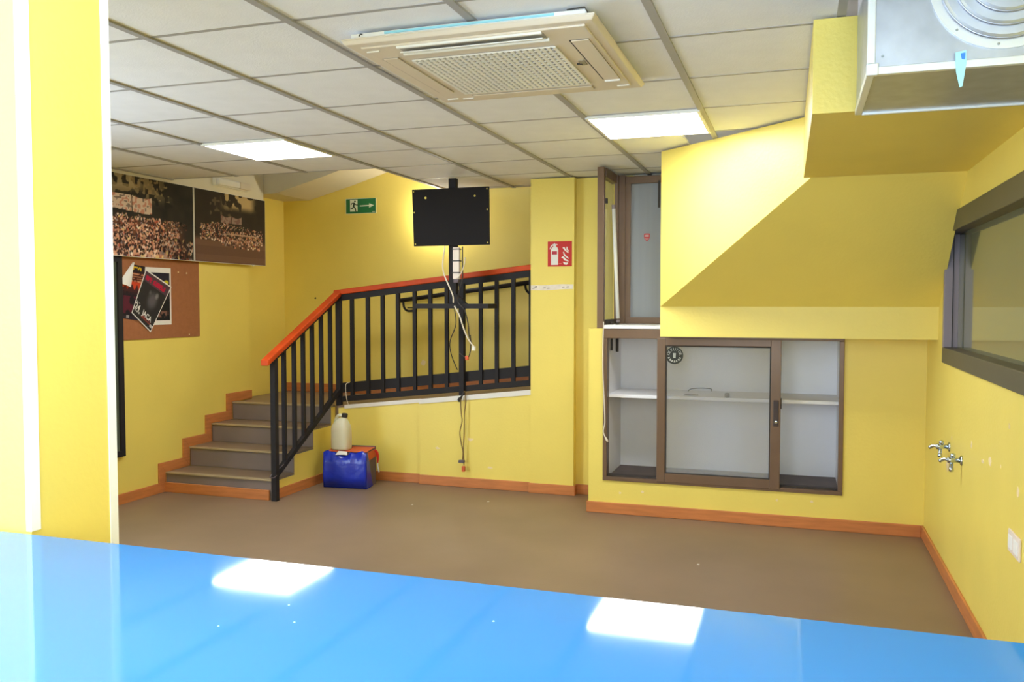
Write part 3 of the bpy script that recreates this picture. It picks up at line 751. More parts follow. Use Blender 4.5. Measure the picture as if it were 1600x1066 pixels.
# flight: top and bottom bars
m = MB()
def vbar(m, x0, x1, v0, z0, v1, z1, t):
    m.hexa([(x0, v0, z0 - t), (x1, v0, z0 - t), (x1, v1, z1 - t), (x0, v1, z1 - t), (x0, v0, z0), (x1, v0, z0), (x1, v1, z1), (x0, v1, z1)])
vbar(m, RX - .02, RX + .02, 5.51, hz(5.51) + .012, 6.53, hz(6.53) + .012, 0.022)
obj('top_bar', m, BLACK, rl)
m = MB(); vbar(m, RX - .018, RX + .018, 5.55, 0.215, 6.515, 0.775, 0.045)
obj('bottom_bar', m, BLACK, rl, bevel=0.002)
for v in (5.675, 5.815, 5.945, 6.08, 6.22, 6.365):
    zb = 0.20 + (v - 5.55) * 0.56 / 0.965
    obj('baluster', MB().box(RX - .014, RX + .014, v - .014, v + .014, zb - 0.03, hz(v)), BLACK, rl)
# wooden handrail
m = MB(); vbar(m, RX - .034, RX + .034, 5.425, hz(5.425) + .056, 6.50, hz(6.50) + .056, 0.046)
obj('handrail', m, RAILW, rl, bevel=0.008)
def ubar(m, y0, y1, u0, u1, dz0, dz1):
    m.hexa([(u0, y0, ramp_z(u0) + dz0), (u1, y0, ramp_z(u1) + dz0), (u1, y1, ramp_z(u1) + dz0), (u0, y1, ramp_z(u0) + dz0), (u0, y0, ramp_z(u0) + dz1), (u1, y0, ramp_z(u1) + dz1), (u1, y1, ramp_z(u1) + dz1), (u0, y1, ramp_z(u0) + dz1)])
m = MB(); ubar(m, RY - .034, RY + .034, -3.765, -1.986, 0.945, 0.990)
obj('handrail', m, RAILW, rl, bevel=0.008)
m = MB(); ubar(m, RY - .02, RY + .02, -3.73, -1.986, 0.895, 0.945)
obj('top_bar', m, BLACK, rl)
m = MB(); ubar(m, RY - .016, RY + .016, -3.72, -1.986, 0.028, 0.075)
obj('bottom_bar', m, BLACK, rl, bevel=0.002)
m = MB(); ubar(m, RY + .006, RY + .014, -3.72, -1.986, 0.105, 0.190)
obj('kick_strip', m, BLACK, rl)
b0 = None
for u in (-3.605, -3.454, -3.315, -3.173, -3.020, -2.879, -2.733, -2.436, -2.299, -2.158, -2.012):
    if b0 is None:
        b0 = obj('baluster', MB().box(u - .0145, u + .0145, RY - .0145, RY + .0145, ramp_z(u) + 0.05, ramp_z(u) + 0.90), BLACK, rl); bu = u
    else:
        inst(b0, 'baluster', rl, (u - bu, 0, (u - bu) * 0.111))
u = -2.590
obj('post', MB().box(u - .021, u + .021, RY - .045, RY + .006, ramp_z(u) - 0.02, ramp_z(u) + 0.91), BLACK, rl, bevel=0.002)
# cable ties on the railing
for k, (pts, lb) in enumerate(((((-3.62, RY - .02, ramp_z(-3.62) + .19), (-3.655, RY - .03, ramp_z(-3.65) + .17), (-3.648, RY - .03, ramp_z(-3.65) + .06), (-3.633, RY - .025, ramp_z(-3.63) - .0)), 'white cable tie hanging at the upper railing post'),
                               (((RX + .03, 5.52, 0.20), (RX + .015, 5.50, 0.185), (RX - .02, 5.51, 0.195), (RX + .04, 5.60, 0.27)), 'grey cable tie around the bottom railing post'))):
    o_ = obj('cable_tie', MB().tube(smooth_path(pts, 4), 0.003, 5), CABW if k == 0 else GREYC); tag(o_, lb, 'cable tie')

# wall handrail behind the ramp
hr = thing('wall_handrail', 'black steel handrail fixed to the far wall behind the ramp', 'handrail', (-2.9, YB, 1.4))
hy = YB - 0.07
obj('bar', MB().tube([(-3.60, hy, 1.512), (-1.9, hy, 1.725)], 0.021, 10), BLACK, hr, smooth=True)
obj('end_hook', MB().tube(smooth_path([(-3.535, hy, 1.505), (-3.525, hy, 1.45), (-3.50, hy + .02, 1.42), (-3.46, YB - .004, 1.42)], 5), 0.011, 8), BLACK, hr, smooth=True)
obj('bracket', MB().tube(smooth_path([(-2.33, hy, 1.66), (-2.32, hy, 1.61), (-2.29, hy + .03, 1.57), (-2.28, YB - .004, 1.57)], 5), 0.011, 8), BLACK, hr, smooth=True)
obj('bracket', MB().tube([(-3.50, hy + .02, 1.448), (-3.05, hy + .02, 1.448)], 0.006, 6), BLACK, hr)

# ================================================================== SCREEN MOUNT
tv = thing('screen_mount', 'black ceiling pole with square mounting board and a small shelf', 'mount', (-2.54, 6.2, 1.46))
obj('pole', MB().box(-2.575, -2.513, 6.185, 6.235, 1.485, 2.452), BLACK, tv, bevel=0.003)
m = MB(); m.prism([(-2.866, 2.372), (-2.230, 2.372), (-2.226, 1.934), (-2.852, 1.934)], ((0, 6.165, 0), (1, 0, 0), (0, 0, 1), (0, -1, 0)), 0, 0.016)
bd = obj('board', m, BOARDB, tv, bevel=0.002)
for (x, z, r) in ((-2.75, 2.305, .010), (-2.343, 2.305, .008), (-2.852, 2.355, .006), (-2.846, 2.195, .006), (-2.245, 2.355, .006), (-2.243, 2.200, .006), (-2.838, 1.950, .006), (-2.240, 1.950, .006)):
    obj('screw', MB().lathe([(r, 0), (r * .8, 0.004), (r * .3, 0.005)], (x, 6.149, z), (0, -1, 0), 10), mat('yellow_lit_screw', srgb(214, 196, 96), 0.35, metal=0.3) if 'yellow_lit_screw' not in MATS else MATS['yellow_lit_screw'], bd)  # yellow light on the screw heads is put into their colour
obj('shelf', MB().box(-2.820, -2.218, 6.10, 6.30, 1.450, 1.487), BLACK, tv, bevel=0.003)
obj('shelf_bracket', MB().hexa([(-2.53, 6.16, 1.486), (-2.42, 6.16, 1.486), (-2.42, 6.20, 1.486), (-2.53, 6.20, 1.486), (-2.53, 6.16, 1.56), (-2.50, 6.16, 1.56), (-2.50, 6.20, 1.56), (-2.53, 6.20, 1.56)]), BLACK, tv)
ps = thing('power_strip', 'white power strip strapped to the black pole below the board', 'power strip', (-2.50, 6.17, 1.66))
obj('housing', MB().box(-2.527, -2.472, 6.150, 6.182, 1.675, 1.920), PLATE, ps, bevel=0.006)
for z in (1.725, 1.815, 1.905): obj('strap', MB().box(-2.532, -2.467, 6.147, 6.183, z - .004, z + .004), CABK, ps)
obj('plug', MB().box(-2.522, -2.480, 6.150, 6.183, 1.648, 1.676), GREYC, ps, bevel=0.004)
def cable(name, pts, r, m_, label, n=6):
    o_ = obj(name, MB().tube(smooth_path(pts, 6), r, n), m_, smooth=True); tag(o_, label, 'cable'); return o_
cable('power_cable', [(-2.585, 6.14, 1.93), (-2.60, 6.13, 1.80), (-2.59, 6.13, 1.715), (-2.535, 6.11, 1.61), (-2.50, 6.09, 1.545), (-2.485, 6.06, 1.495)], 0.0052, CABW, 'white cable looping left of the black pole')
cable('power_cable', [(-2.42, 6.14, 1.84), (-2.425, 6.13, 1.78), (-2.45, 6.13, 1.72), (-2.49, 6.138, 1.68)], 0.0045, CABW, 'short white cable curling right of the power strip')
cable('power_cable', [(-2.455, 6.175, 1.925), (-2.452, 6.165, 1.80), (-2.45, 6.16, 1.68), (-2.47, 6.14, 1.58), (-2.455, 6.085, 1.50), (-2.40, 6.075, 1.44), (-2.37, 6.075, 1.33), (-2.365, 6.08, 1.25), (-2.345, 6.08, 1.19)], 0.0048, CABK, 'black cable running down beside the power strip')
cable('power_cable', [(-2.47, 6.045, 1.47), (-2.43, 6.045, 1.40), (-2.395, 6.045, 1.30), (-2.36, 6.05, 1.22), (-2.318, 6.055, 1.165)], 0.0055, CABW, 'pale cable below the small shelf ending in a white plug')
cable('power_cable', [(-2.36, 6.09, 1.25), (-2.355, 6.09, 1.17), (-2.37, 6.09, 1.09), (-2.40, 6.09, 1.08), (-2.45, 6.095, 1.11)], 0.004, CABK, 'thin dark cable looping under the small shelf')
cable('power_cable', [(-2.49, 6.09, 1.46), (-2.475, 6.085, 1.33), (-2.525, 6.09, 1.20), (-2.52, 6.10, 1.10), (-2.478, 6.12, 0.98)], 0.0036, CABK, 'thin dark cable bowing left of the railing post')
for (x, z, c1, lb) in ((-2.318, 1.150, PAPER, 'white plug on the pale cable under the shelf'), (-2.385, 1.075, ORANG, 'orange and white connector hanging behind the railing post')):
    o_ = obj('connector', MB().box(x - .012, x + .012, 6.045 if x > -2.35 else 6.075, 6.07 if x > -2.35 else 6.10, z - .017, z + .017), c1, bevel=0.004); tag(o_, lb, 'connector')
cable('hanging_cable', [(-2.545, 6.43, 0.785), (-2.57, 6.42, 0.70), (-2.563, 6.415, 0.60), (-2.555, 6.41, 0.54), (-2.575, 6.41, 0.45), (-2.562, 6.41, 0.36), (-2.548, 6.41, 0.29), (-2.555, 6.41, 0.215)], 0.0045, CABB, 'left of two thin cables hanging on the ramp wall')
cable('hanging_cable', [(-2.538, 6.43, 0.785), (-2.527, 6.42, 0.70), (-2.536, 6.41, 0.60), (-2.538, 6.41, 0.45), (-2.545, 6.41, 0.33), (-2.540, 6.41, 0.19)], 0.0042, CABB, 'right of two thin cables hanging on the ramp wall')
cable('cable_knot', [(-2.54, 6.42, 0.775), (-2.565, 6.41, 0.735), (-2.588, 6.41, 0.715), (-2.57, 6.40, 0.73), (-2.578, 6.40, 0.70)], 0.008, CABK, 'dark knot of cable just below the ramp edge')
o_ = obj('connector', MB().box(-2.585, -2.535, 6.395, 6.425, 0.205, 0.228), GREYC, bevel=0.005); tag(o_, 'grey connector near the end of the hanging cables', 'connector')
o_ = obj('connector', MB().box(-2.556, -2.530, 6.395, 6.42, 0.135, 0.180), ORANG, bevel=0.005); tag(o_, 'orange plug at the bottom of the hanging cables', 'connector')

# small wall lamp behind the board
LMP = mat('lamp_glass', (0.9, 0.9, 0.85), 0.4, emit=(1.0, 0.95, 0.82), estr=120.0)
lm = thing('wall_lamp', 'small lit globe lamp on the far wall behind the black board', 'lamp', (-3.19, YB, 2.27))
obj('base', MB().lathe([(.055, 0), (.055, .012), (.035, .02), (.03, .05)], (-3.19, YB, 2.32), (0, -1, 0), 20), WHITE, lm, smooth=True)
obj('globe', MB().lathe([(.028, .0), (.042, .012), (.050, .02), (.048, .055), (.036, .075), (.015, .088)], (-3.19, YB - .05, 2.32), (0, -1, 0), 20), LMP, lm, smooth=True)

# ================================================================== SIGNS
ex = thing('exit_sign', 'green emergency exit sign with running figure and arrow', 'sign', (-4.01, YB, 2.353))
fr = ((-4.172, YB, 2.353), (1, 0, 0), (0, 0, 1), (0, -1, 0)); SW, SH = 0.326, 0.146
obj('plate', MB().prism([(0, 0), (SW, 0), (SW, SH), (0, SH)], fr, 0, 0.004), GLOW, ex)
obj('green_field', MB().prism([(.004, .004), (SW - .004, .004), (SW - .004, SH - .004), (.004, SH - .004)], fr, 0.004, 0.005), GREEN, ex)
obj('doorway', MB().prism([(.047, .022), (.127, .022), (.127, .136), (.047, .136)], fr, 0.005, 0.0056), GLOW, ex)
m = MB()
def limb(p, q, w_):
    p, q = Vector((*p, 0)), Vector((*q, 0)); d = (q - p).normalized(); n_ = Vector((-d.y, d.x, 0)) * w_ / 2
    m.prism([(p - n_)[:2], (q - n_)[:2], (q + n_)[:2], (p + n_)[:2]], fr, 0.0056, 0.0062)
m.prism([(0.100 + .009 * math.cos(a * math.pi / 6), 0.118 + .009 * math.sin(a * math.pi / 6)) for a in range(12)], fr, 0.0056, 0.0062)
limb((.094, .106), (.084, .068), .016); limb((.092, .103), (.066, .100), .008); limb((.066, .100), (.058, .086), .008)
limb((.094, .102), (.108, .086), .008); limb((.108, .086), (.134, .084), .008)
limb((.084, .070), (.072, .048), .011); limb((.072, .050), (.052, .050), .010)
limb((.086, .070), (.104, .050), .011); limb((.104, .052), (.110, .018), .010)
obj('running_figure', m, SIGNK, ex)
m = MB()
m.prism([(.152, .078), (.255, .080), (.255, .060 + .002), (.255, .062)][:2] + [(.255, .070), (.152, .068)], fr, 0.005, 0.0058)
m.prism([(.252, .096), (.304, .075), (.252, .054)], fr, 0.005, 0.0058)
obj('arrow', m, GLOW, ex)
obj('small_print', MB().prism([(.285, .012), (.316, .012), (.316, .018), (.285, .018)], fr, 0.005, 0.0056), GLOW, ex)

fe = thing('fire_extinguisher_sign', 'square red fire extinguisher sign on the yellow pillar', 'sign', (-1.75, 6.43, 1.774))
fr = ((-1.847, 6.43, 1.774), (1, 0, 0), (0, 0, 1), (0, -1, 0)); L = 0.193
obj('plate', MB().prism([(0, 0), (L, 0), (L, L), (0, L)], fr, 0, 0.003), RED, fe)
m = MB()
m.prism([(.027, .012), (.083, .012), (.084, .130), (.078, .146), (.066, .153), (.046, .153), (.034, .146), (.026, .130)], fr, 0.003, 0.0037)
m.prism([(.046, .150), (.066, .150), (.068, .166), (.082, .166), (.074, .172), (.060, .172), (.056, .182), (.050, .174), (.038, .170), (.022, .154), (.014, .134), (.020, .132), (.028, .150), (.044, .163)], fr, 0.003, 0.0037)
obj('extinguisher_pictogram', m, PAPER, fe)
obj('label_block', MB().prism([(.034, .092), (.075, .092), (.075, .117), (.034, .117)], fr, 0.0037, 0.0042), mat('sign_crimson', srgb(176, 30, 60), 0.4), fe)
m = MB()
m.prism([(.118, .146), (.128, .130), (.142, .116), (.166, .100), (.166, .108), (.150, .122), (.140, .136), (.134, .148)], fr, 0.003, 0.0037)
m.prism([(.150, .150), (.148, .130), (.168, .112), (.168, .120), (.158, .134), (.158, .148)], fr, 0.003, 0.0037)
m.prism([(.122, .110), (.130, .082), (.166, .056), (.166, .066), (.146, .082), (.134, .098), (.130, .112)], fr, 0.003, 0.0037)
m.prism([(.108, .068), (.124, .060), (.132, .046), (.166, .036), (.164, .048), (.144, .056), (.134, .070), (.122, .078)], fr, 0.003, 0.0037)
m.prism([(.122, .036), (.130, .016), (.150, .012), (.162, .020), (.160, .030), (.144, .028)], fr, 0.003, 0.0037)
obj('flames_pictogram', m, PAPER, fe)
obj('small_print', MB().prism([(.088, .019), (.112, .019), (.112, .024), (.088, .024)], fr, 0.003, 0.0036), mat('sign_pink', srgb(224, 120, 110), 0.5), fe)
tp = thing('tape_strip', 'strip of torn white tape across the yellow pillar', 'tape', (-1.81, 6.43, 1.592))
obj('tape', MB().prism([(0, .002), (.12, 0), (.24, .008), (.340, .010), (.343, .045), (.25, .048), (.10, .040), (0, .040)], ((-1.984, 6.43, 1.590), (1, 0, 0), (0, 0, 1), (0, -1, 0)), 0, 0.001), TAPEM, tp)
for k, (x, z) in enumerate(((.01, .010), (.10, .014), (.13, .010), (.25, .018), (.285, .020), (.03, .022))):
    obj('tape_mark', MB().prism([(x, z), (x + .022, z + .002), (x + .020, z + .012), (x + .004, z + .010)], ((-1.984, 6.43, 1.590), (1, 0, 0), (0, 0, 1), (0, -1, 0)), 0.001, 0.0013), GREYC if k == 5 else mat('tape_grey%d' % k, srgb(186, 172, 160), 0.6), tp)

# ================================================================== LEFT WALL: WINDOW, PHOTOS, NOTICE BOARD
w2 = bpy.data.objects.new('window_2', None); COL.objects.link(w2); w2.location = (XL, 4.6, 0.36); ORG[w2] = Vector(w2.location)
tag(w2, 'tall dark framed window beside the notice board', kind='structure')
y0, y1, z0, z1 = 3.95, 5.118, 0.357, 1.838
obj('stile', MB().box(XL, XL + 0.03, y1 - 0.045, y1, z0, z1), BLACK, w2, bevel=0.003)
obj('stile', MB().box(XL, XL + 0.03, y0, y0 + 0.045, z0, z1), BLACK, w2, bevel=0.003)
obj('rail', MB().box(XL, XL + 0.03, y0 + .045, y1 - .045, z0, z0 + 0.045), BLACK, w2, bevel=0.003)
obj('rail', MB().box(XL, XL + 0.03, y0 + .045, y1 - .045, z1 - 0.045, z1), BLACK, w2, bevel=0.003)
obj('pane', MB().box(XL, XL + 0.014, y0 + .045, y1 - .045, z0 + .045, z1 - .045), PANEG, w2)

# painted arrays for the prints
rg = np.random.RandomState(3)
def vnoise(H, W, s, seed):
    r = np.random.RandomState(seed); gh, gw = max(2, int(H / s) + 2), max(2, int(W / s) + 2)
    g = r.rand(gh, gw); yy = np.linspace(0, gh - 1.001, H); xx = np.linspace(0, gw - 1.001, W)
    yi, xi = yy.astype(int), xx.astype(int); fy, fx = (yy - yi)[:, None], (xx - xi)[None, :]
    fy = fy * fy * (3 - 2 * fy); fx = fx * fx * (3 - 2 * fx)
    return (g[yi][:, xi] * (1 - fy) * (1 - fx) + g[yi + 1][:, xi] * fy * (1 - fx) + g[yi][:, xi + 1] * (1 - fy) * fx + g[yi + 1][:, xi + 1] * fy * fx)
def blend(img, mask, col):
    img[:] = img * (1 - mask[..., None]) + np.array(col, float) * mask[..., None]
def blob(img, cx, cy, rx, ry, col, soft=1.0):
    H, W = img.shape[:2]
    x0, x1, y0, y1 = max(0, int(cx - rx - 2)), min(W, int(cx + rx + 3)), max(0, int(cy - ry - 2)), min(H, int(cy + ry + 3))
    if x1 <= x0 or y1 <= y0: return
    yy, xx = np.mgrid[y0:y1, x0:x1]
    d = np.sqrt(((xx - cx) / rx) ** 2 + ((yy - cy) / ry) ** 2)
    a = np.clip((1.15 - d) / 0.3, 0, 1)
    img[y0:y1, x0:x1] = img[y0:y1, x0:x1] * (1 - a[..., None]) + np.array(col, float) * a[..., None]
def sm(x, a, b): t = np.clip((x - a) / (b - a), 0, 1); return t * t * (3 - 2 * t)
CROWD = [(222, 176, 148), (186, 118, 92), (140, 74, 60), (236, 206, 182), (206, 146, 104), (96, 58, 52), (54, 40, 44), (242, 220, 196), (180, 92, 72), (224, 192, 128), (72, 56, 62), (196, 152, 136), (150, 134, 130), (40, 34, 38), (214, 178, 150), (64, 44, 48)]
def crowd(img, n, xr, yf, size, seed, tint=1.0):
    r = random.Random(seed); H, W = img.shape[:2]; L_ = []
    for _ in range(n):
        x = r.uniform(*xr); lo, hi = yf(x); y = r.uniform(lo, hi); L_.append((y, x))
    L_.sort(reverse=True)                       # far rows first (t grows upwards)
    for y, x in L_:
        k = 1.25 - 0.7 * (y - 0.05) / 0.5
        c = [q * tint for q in r.choice(CROWD)]
        blob(img, x * W, y * H - size * 1.1 * k, size * 1.0 * k, size * 1.1 * k, c)
        blob(img, x * W, y * H, size * .52 * k, size * .62 * k, [q * tint for q in r.choice(((206, 148, 118), (60, 40, 34), (44, 32, 32), (216, 164, 134), (84, 52, 44)))])
# photograph 1
H, W = 132, 200
img = np.zeros((H, W, 3)); tt, ss = np.mgrid[0:H, 0:W]; tt = tt / (H - 1); ss = ss / (W - 1)
img[:] = (42, 40, 38); blend(img, vnoise(H, W, 14, 1) * 0.35, (74, 66, 54))
blend(img, sm(tt, .62, .80) * sm(1 - ss, .15, .55) * (vnoise(H, W, 11, 4) > .5) * .8, (150, 130, 98))
blend(img, sm(tt, .78, .9) * sm(1 - ss, .5, .65) * (vnoise(H, W, 8, 5) > .45) * .8, (178, 160, 126))
blend(img, ((vnoise(H, W, 5, 6) > .72) & (tt > .74) & (ss > .3) & (ss < .72)) * .8, (150, 128, 92))
blend(img, sm(1 - tt, .50, .60) * sm(1 - ss, .05, .25) * .9, (120, 74, 56))
crowd(img, 900, (-.02, .82), lambda x: (.03, .52 - .10 * max(0, x - .5)), 3.0, 11)
crowd(img, 120, (.6, .98), lambda x: (.03, .30 - .15 * max(0, x - .7)), 2.8, 12, .8)
crowd(img, 60, (.66, .92), lambda x: (.36, .50), 2.0, 13, .55)
ban = ((ss > .11) & (ss < .52) & (tt > .545 + .10 * abs(ss - .45)) & (tt < .74 - .30 * (0.09 - (np.mod(ss - .105, .21) - .105) ** 2 * 8) * (ss > .30) + .02)) * 1.0
blend(img, ban * .95, (218, 194, 172)); rr = vnoise(H, W, 4, 8)
blend(img, ban * (rr > .70) * .7, (186, 112, 92)); blend(img, ban * (rr < .26) * .7, (96, 80, 78)); blend(img, ban * (abs(ss - .31) < .006) * .9, (90, 70, 62))
P1 = img.copy()
# photograph 2
img = np.zeros((H, W, 3)); img[:] = (58, 50, 42); blend(img, vnoise(H, W, 16, 21) * .4, (40, 36, 32))
blend(img, sm(tt, .74, .86) * sm(.28 - abs(ss - .60), 0, .12) * (vnoise(H, W, 10, 22) > .34), (192, 166, 120))
blend(img, ((vnoise(H, W, 6, 23) > .62) & (tt > .66) & (tt < .92) & (ss > .2) & (ss < .5)) * .5, (130, 110, 84))
blend(img, sm(1 - tt, .62, .72), (116, 86, 70)); blend(img, sm(1 - tt, .66, .74) * (vnoise(H, W, 5, 24)[:, :1].repeat(W, 1) > .5) * .35, (90, 66, 56))
crowd(img, 620, (.07, .95), lambda x: (.30 + .06 * abs(x - .6), .575 - .12 * max(0, x - .45) - .04 * (x < .2)), 2.1, 25, .95)
crowd(img, 60, (.35, .9), lambda x: (.24, .32), 2.0, 27, 1.0)
ban = ((ss > .345) & (ss < .64) & (tt > .575) & (tt < .66 + .55 * (np.mod(ss - .345, .1475) - .074) ** 2 * 10)) * 1.0
blend(img, ban * .85, (166, 138, 122)); rr = vnoise(H, W, 4, 28); blend(img, ban * (rr > .6) * .7, (120, 84, 78)); blend(img, ban * (abs(ss - .49) < .006), (60, 46, 42))
blend(img, ((abs(tt - .42) < .008) & (ss > .42) & (ss < .86)) * .8, (196, 160, 130))
P2 = img.copy()
for (ya, yb, im, lb) in ((4.885, 5.872, P1, 'large crowd photograph with a banner, nearer of the two on the bulkhead'), (5.886, 6.870, P2, 'large street crowd photograph, farther of the two on the bulkhead')):
    t = thing('photo_board', lb, 'photograph', (-4.70, (ya + yb) / 2, 1.835), 'crowd photographs on the bulkhead')
    obj('backing', MB().box(-4.703, -4.691, ya, yb, 1.835, 2.436), PAPER, t)
    print_grid('print', im, ((-4.6900, ya + .003, 1.838), (0, 1, 0), (0, 0, 1), (1, 0, 0)), yb - ya - .006, .595, PRINT, t)
obj('fixing_tab', MB().box(-4.691, -4.684, 6.66, 6.69, 1.826, 1.838), PAPER, t)

# emergency light
em = thing('emergency_light', 'slim white emergency light above the farther photograph', 'light', (-4.69, 6.37, 2.48))
obj('base', MB().box(-4.705, -4.675, 6.14, 6.605, 2.485, 2.555), ACW2, em, bevel=0.004)
obj('diffuser', MB().box(-4.675, -4.640, 6.15, 6.44, 2.490, 2.550), ACW2, em, bevel=0.012)
obj('end_block', MB().box(-4.675, -4.645, 6.445, 6.595, 2.490, 2.550), ACW, em, bevel=0.006)

# cork notice board
ck = thing('notice_board', 'brown cork notice board under the crowd photographs', 'notice board', (XL, 5.56, 1.215))
obj('cork_panel', MB().box(XL + 0.002, XL + 0.010, 5.122, 5.995, 1.216, 1.835), CORK, ck, bevel=0.002)
for (y, z) in ((5.84, 1.735), (5.86, 1.235), (5.74, 1.74)):
    obj('pin', MB().lathe([(0.006, 0), (0.005, 0.004)], (XL + 0.010, y, z), (1, 0, 0), 8), CHIP, ck)

def sheet(img, o, ex_, ey_, wd, hg, name, label, warp=None, back=True):
    ex_, ey_ = Vector(ex_).normalized(), Vector(ey_).normalized(); en = Vector((1, 0, 0))
    o = Vector(o)
    t = thing(name, label, 'poster', o, 'posters on the notice board')
    obj('paper', MB().prism([(0, 0), (wd, 0), (wd, hg), (0, hg)], (o, ex_, ey_, en), -0.0006, 0.0) if not warp else MB().prism([(0, 0), (wd, 0), (wd, .75 * hg), (.55 * wd, hg), (wd * .56, hg)][:4] + [(0, .55 * hg)], (o, ex_, ey_, en), -0.0006, 0.0), PAPER, t)
    return t, (o, ex_, ey_, en)
def dirv(a): return (0, math.cos(math.radians(a)), math.sin(math.radians(a)))
# sheet with white border
t, fr = sheet(None, (XL + .0115, 5.352, 1.322), dirv(0), dirv(90), 0.300, 0.446, 'poster', 'white bordered dark poster partly covered, at the right of the cork board')
H, W = 70, 48; im = np.zeros((H, W, 3)); tt, ss = np.mgrid[0:H, 0:W]; tt = tt / (H - 1); ss = ss / (W - 1)
im[:] = (34, 32, 34); blend(im, (tt > .78) * .7, (44, 42, 60)); blob(im, 40, 55, 5, 3.2, (206, 196, 40)); blob(im, 34, 52, 4, 3, (170, 160, 40))
blend(im, ((tt > .06) & (tt < .20) & (ss > .45) & (ss < .92)) * (vnoise(H, W, 3, 3) > .45) * .6, (176, 120, 100)); blend(im, ((tt > .45) & (tt < .75) & (ss > .6)) * .3, (60, 50, 60))
print_grid('print', im, (fr[0] + Vector((.0005, .028, .034)), (0, 1, 0), (0, 0, 1), (1, 0, 0)), .256, .372, POSTM, t)
# red concert poster with a curled corner
def curl_grid(t, o, ex_, ey_, wd, hg, im):
    """sheet whose upper left corner is rolled over: the cut-off corner is left out of the flat print"""
    H, W = im.shape[:2]; mb = MB(); vs = []; fs = []; cols = []
    o, ex_, ey_ = Vector(o), Vector(ex_).normalized(), Vector(ey_).normalized()
    for j in range(H):
        for i in range(W):
            vs.append(o + ex_ * (i / (W - 1) * wd) + ey_ * (j / (H - 1) * hg)); cols.append(im[j, i])
    for j in range(H - 1):
        for i in range(W - 1):
            s_, t_ = (i + .5) / (W - 1), (j + .5) / (H - 1)
            if (t_ - .63) / .37 + (-s_) / .55 > 0.0: continue
            fs.append((j * W + i, j * W + i + 1, (j + 1) * W + i + 1, (j + 1) * W + i))
    mb.add(vs, fs); ob = obj('print', mb, POSTM, t)
    at = ob.data.color_attributes.new('print', 'FLOAT_COLOR', 'POINT'); lin = np.ones((H * W, 4), np.float32)
    c = np.clip(np.array(cols) / 255.0, 0, 1); lin[:, :3] = np.where(c <= .04045, c / 12.92, ((c + .055) / 1.055) ** 2.4); at.data.foreach_set('color', lin.ravel())
t = thing('poster', 'red and black concert poster with a curled white corner', 'poster', (XL + .0135, 5.065, 1.37), 'posters on the notice board')
H, W = 76, 54; im = np.zeros((H, W, 3)); tt, ss = np.mgrid[0:H, 0:W]; tt = tt / (H - 1); ss = ss / (W - 1)
im[:] = (46, 36, 40); blend(im, ((tt > .50) & (tt < .70)) * .95, (206, 72, 44)); blend(im, sm(tt, .42, .56) * (tt < .56) * (vnoise(H, W, 4, 9) > .4), (190, 60, 40))
sil = .54 + .10 * vnoise(H, W, 5, 12)[:1].repeat(H, 0); blend(im, (tt < sil) * .8, (40, 34, 40)); blend(im, ((tt < .42) & (tt > .1)) * (vnoise(H, W, 9, 14) > .55) * .55, (130, 40, 56))
blend(im, ((tt > .68) & (tt < .86)) * .7, (92, 40, 34)); 
for k in range(4): blend(im, (abs(tt - (.70 + .045 * k)) < .009) * (ss > .15) * (vnoise(H, W, 3, 30 + k) > .35) * .85, (216, 150, 110))
blend(im, ((tt > .90) & (tt < .965) & (ss > .40) & (ss < .85)) * (vnoise(H, W, 3, 40) > .35), (214, 176, 40))
blend(im, (tt < .06) * .9, (52, 46, 54)); blend(im, ((tt < .075) & (tt > .02) & (abs(ss - .46) < .05)) * .8, (180, 168, 160))
curl_grid(t, (XL + .0135, 5.058, 1.385), dirv(-6), dirv(82), 0.255, 0.415, im)
# the curled corner: a rolled white flap
fl_, cols = MB(), 9
a0, a1, tip = Vector((XL + .014, 5.095, 1.640)), Vector((XL + .014, 5.235, 1.795)), None
vs = []
for k in range(cols):
    q = k / (cols - 1)
    for j in range(5):
        p = a0.lerp(a1, q)
        wdt = 0.105 * (1 - q) * (j / 4)
        ang = j / 4 * math.pi * 0.75
        vs.append(p + Vector((0.020 * math.sin(ang) + .001, wdt * 1.0, -0.30 * wdt)))
fs = [(k * 5 + j, k * 5 + j + 1, (k + 1) * 5 + j + 1, (k + 1) * 5 + j) for k in range(cols - 1) for j in range(4)]
obj('curled_corner', fl_.add(vs, fs), PAPER, t, smooth=True)
# tilted black poster, on top
t = thing('poster', 'tilted black poster with red title and white lettering 24 JACA', 'poster', (XL + .018, 5.25, 1.42), 'posters on the notice board')
po = Vector((XL + .019, 5.211, 1.419)); e1 = Vector((0, 5.407 - 5.211, 1.267 - 1.419)); e2 = Vector((0, 5.369 - 5.211, 1.750 - 1.419))
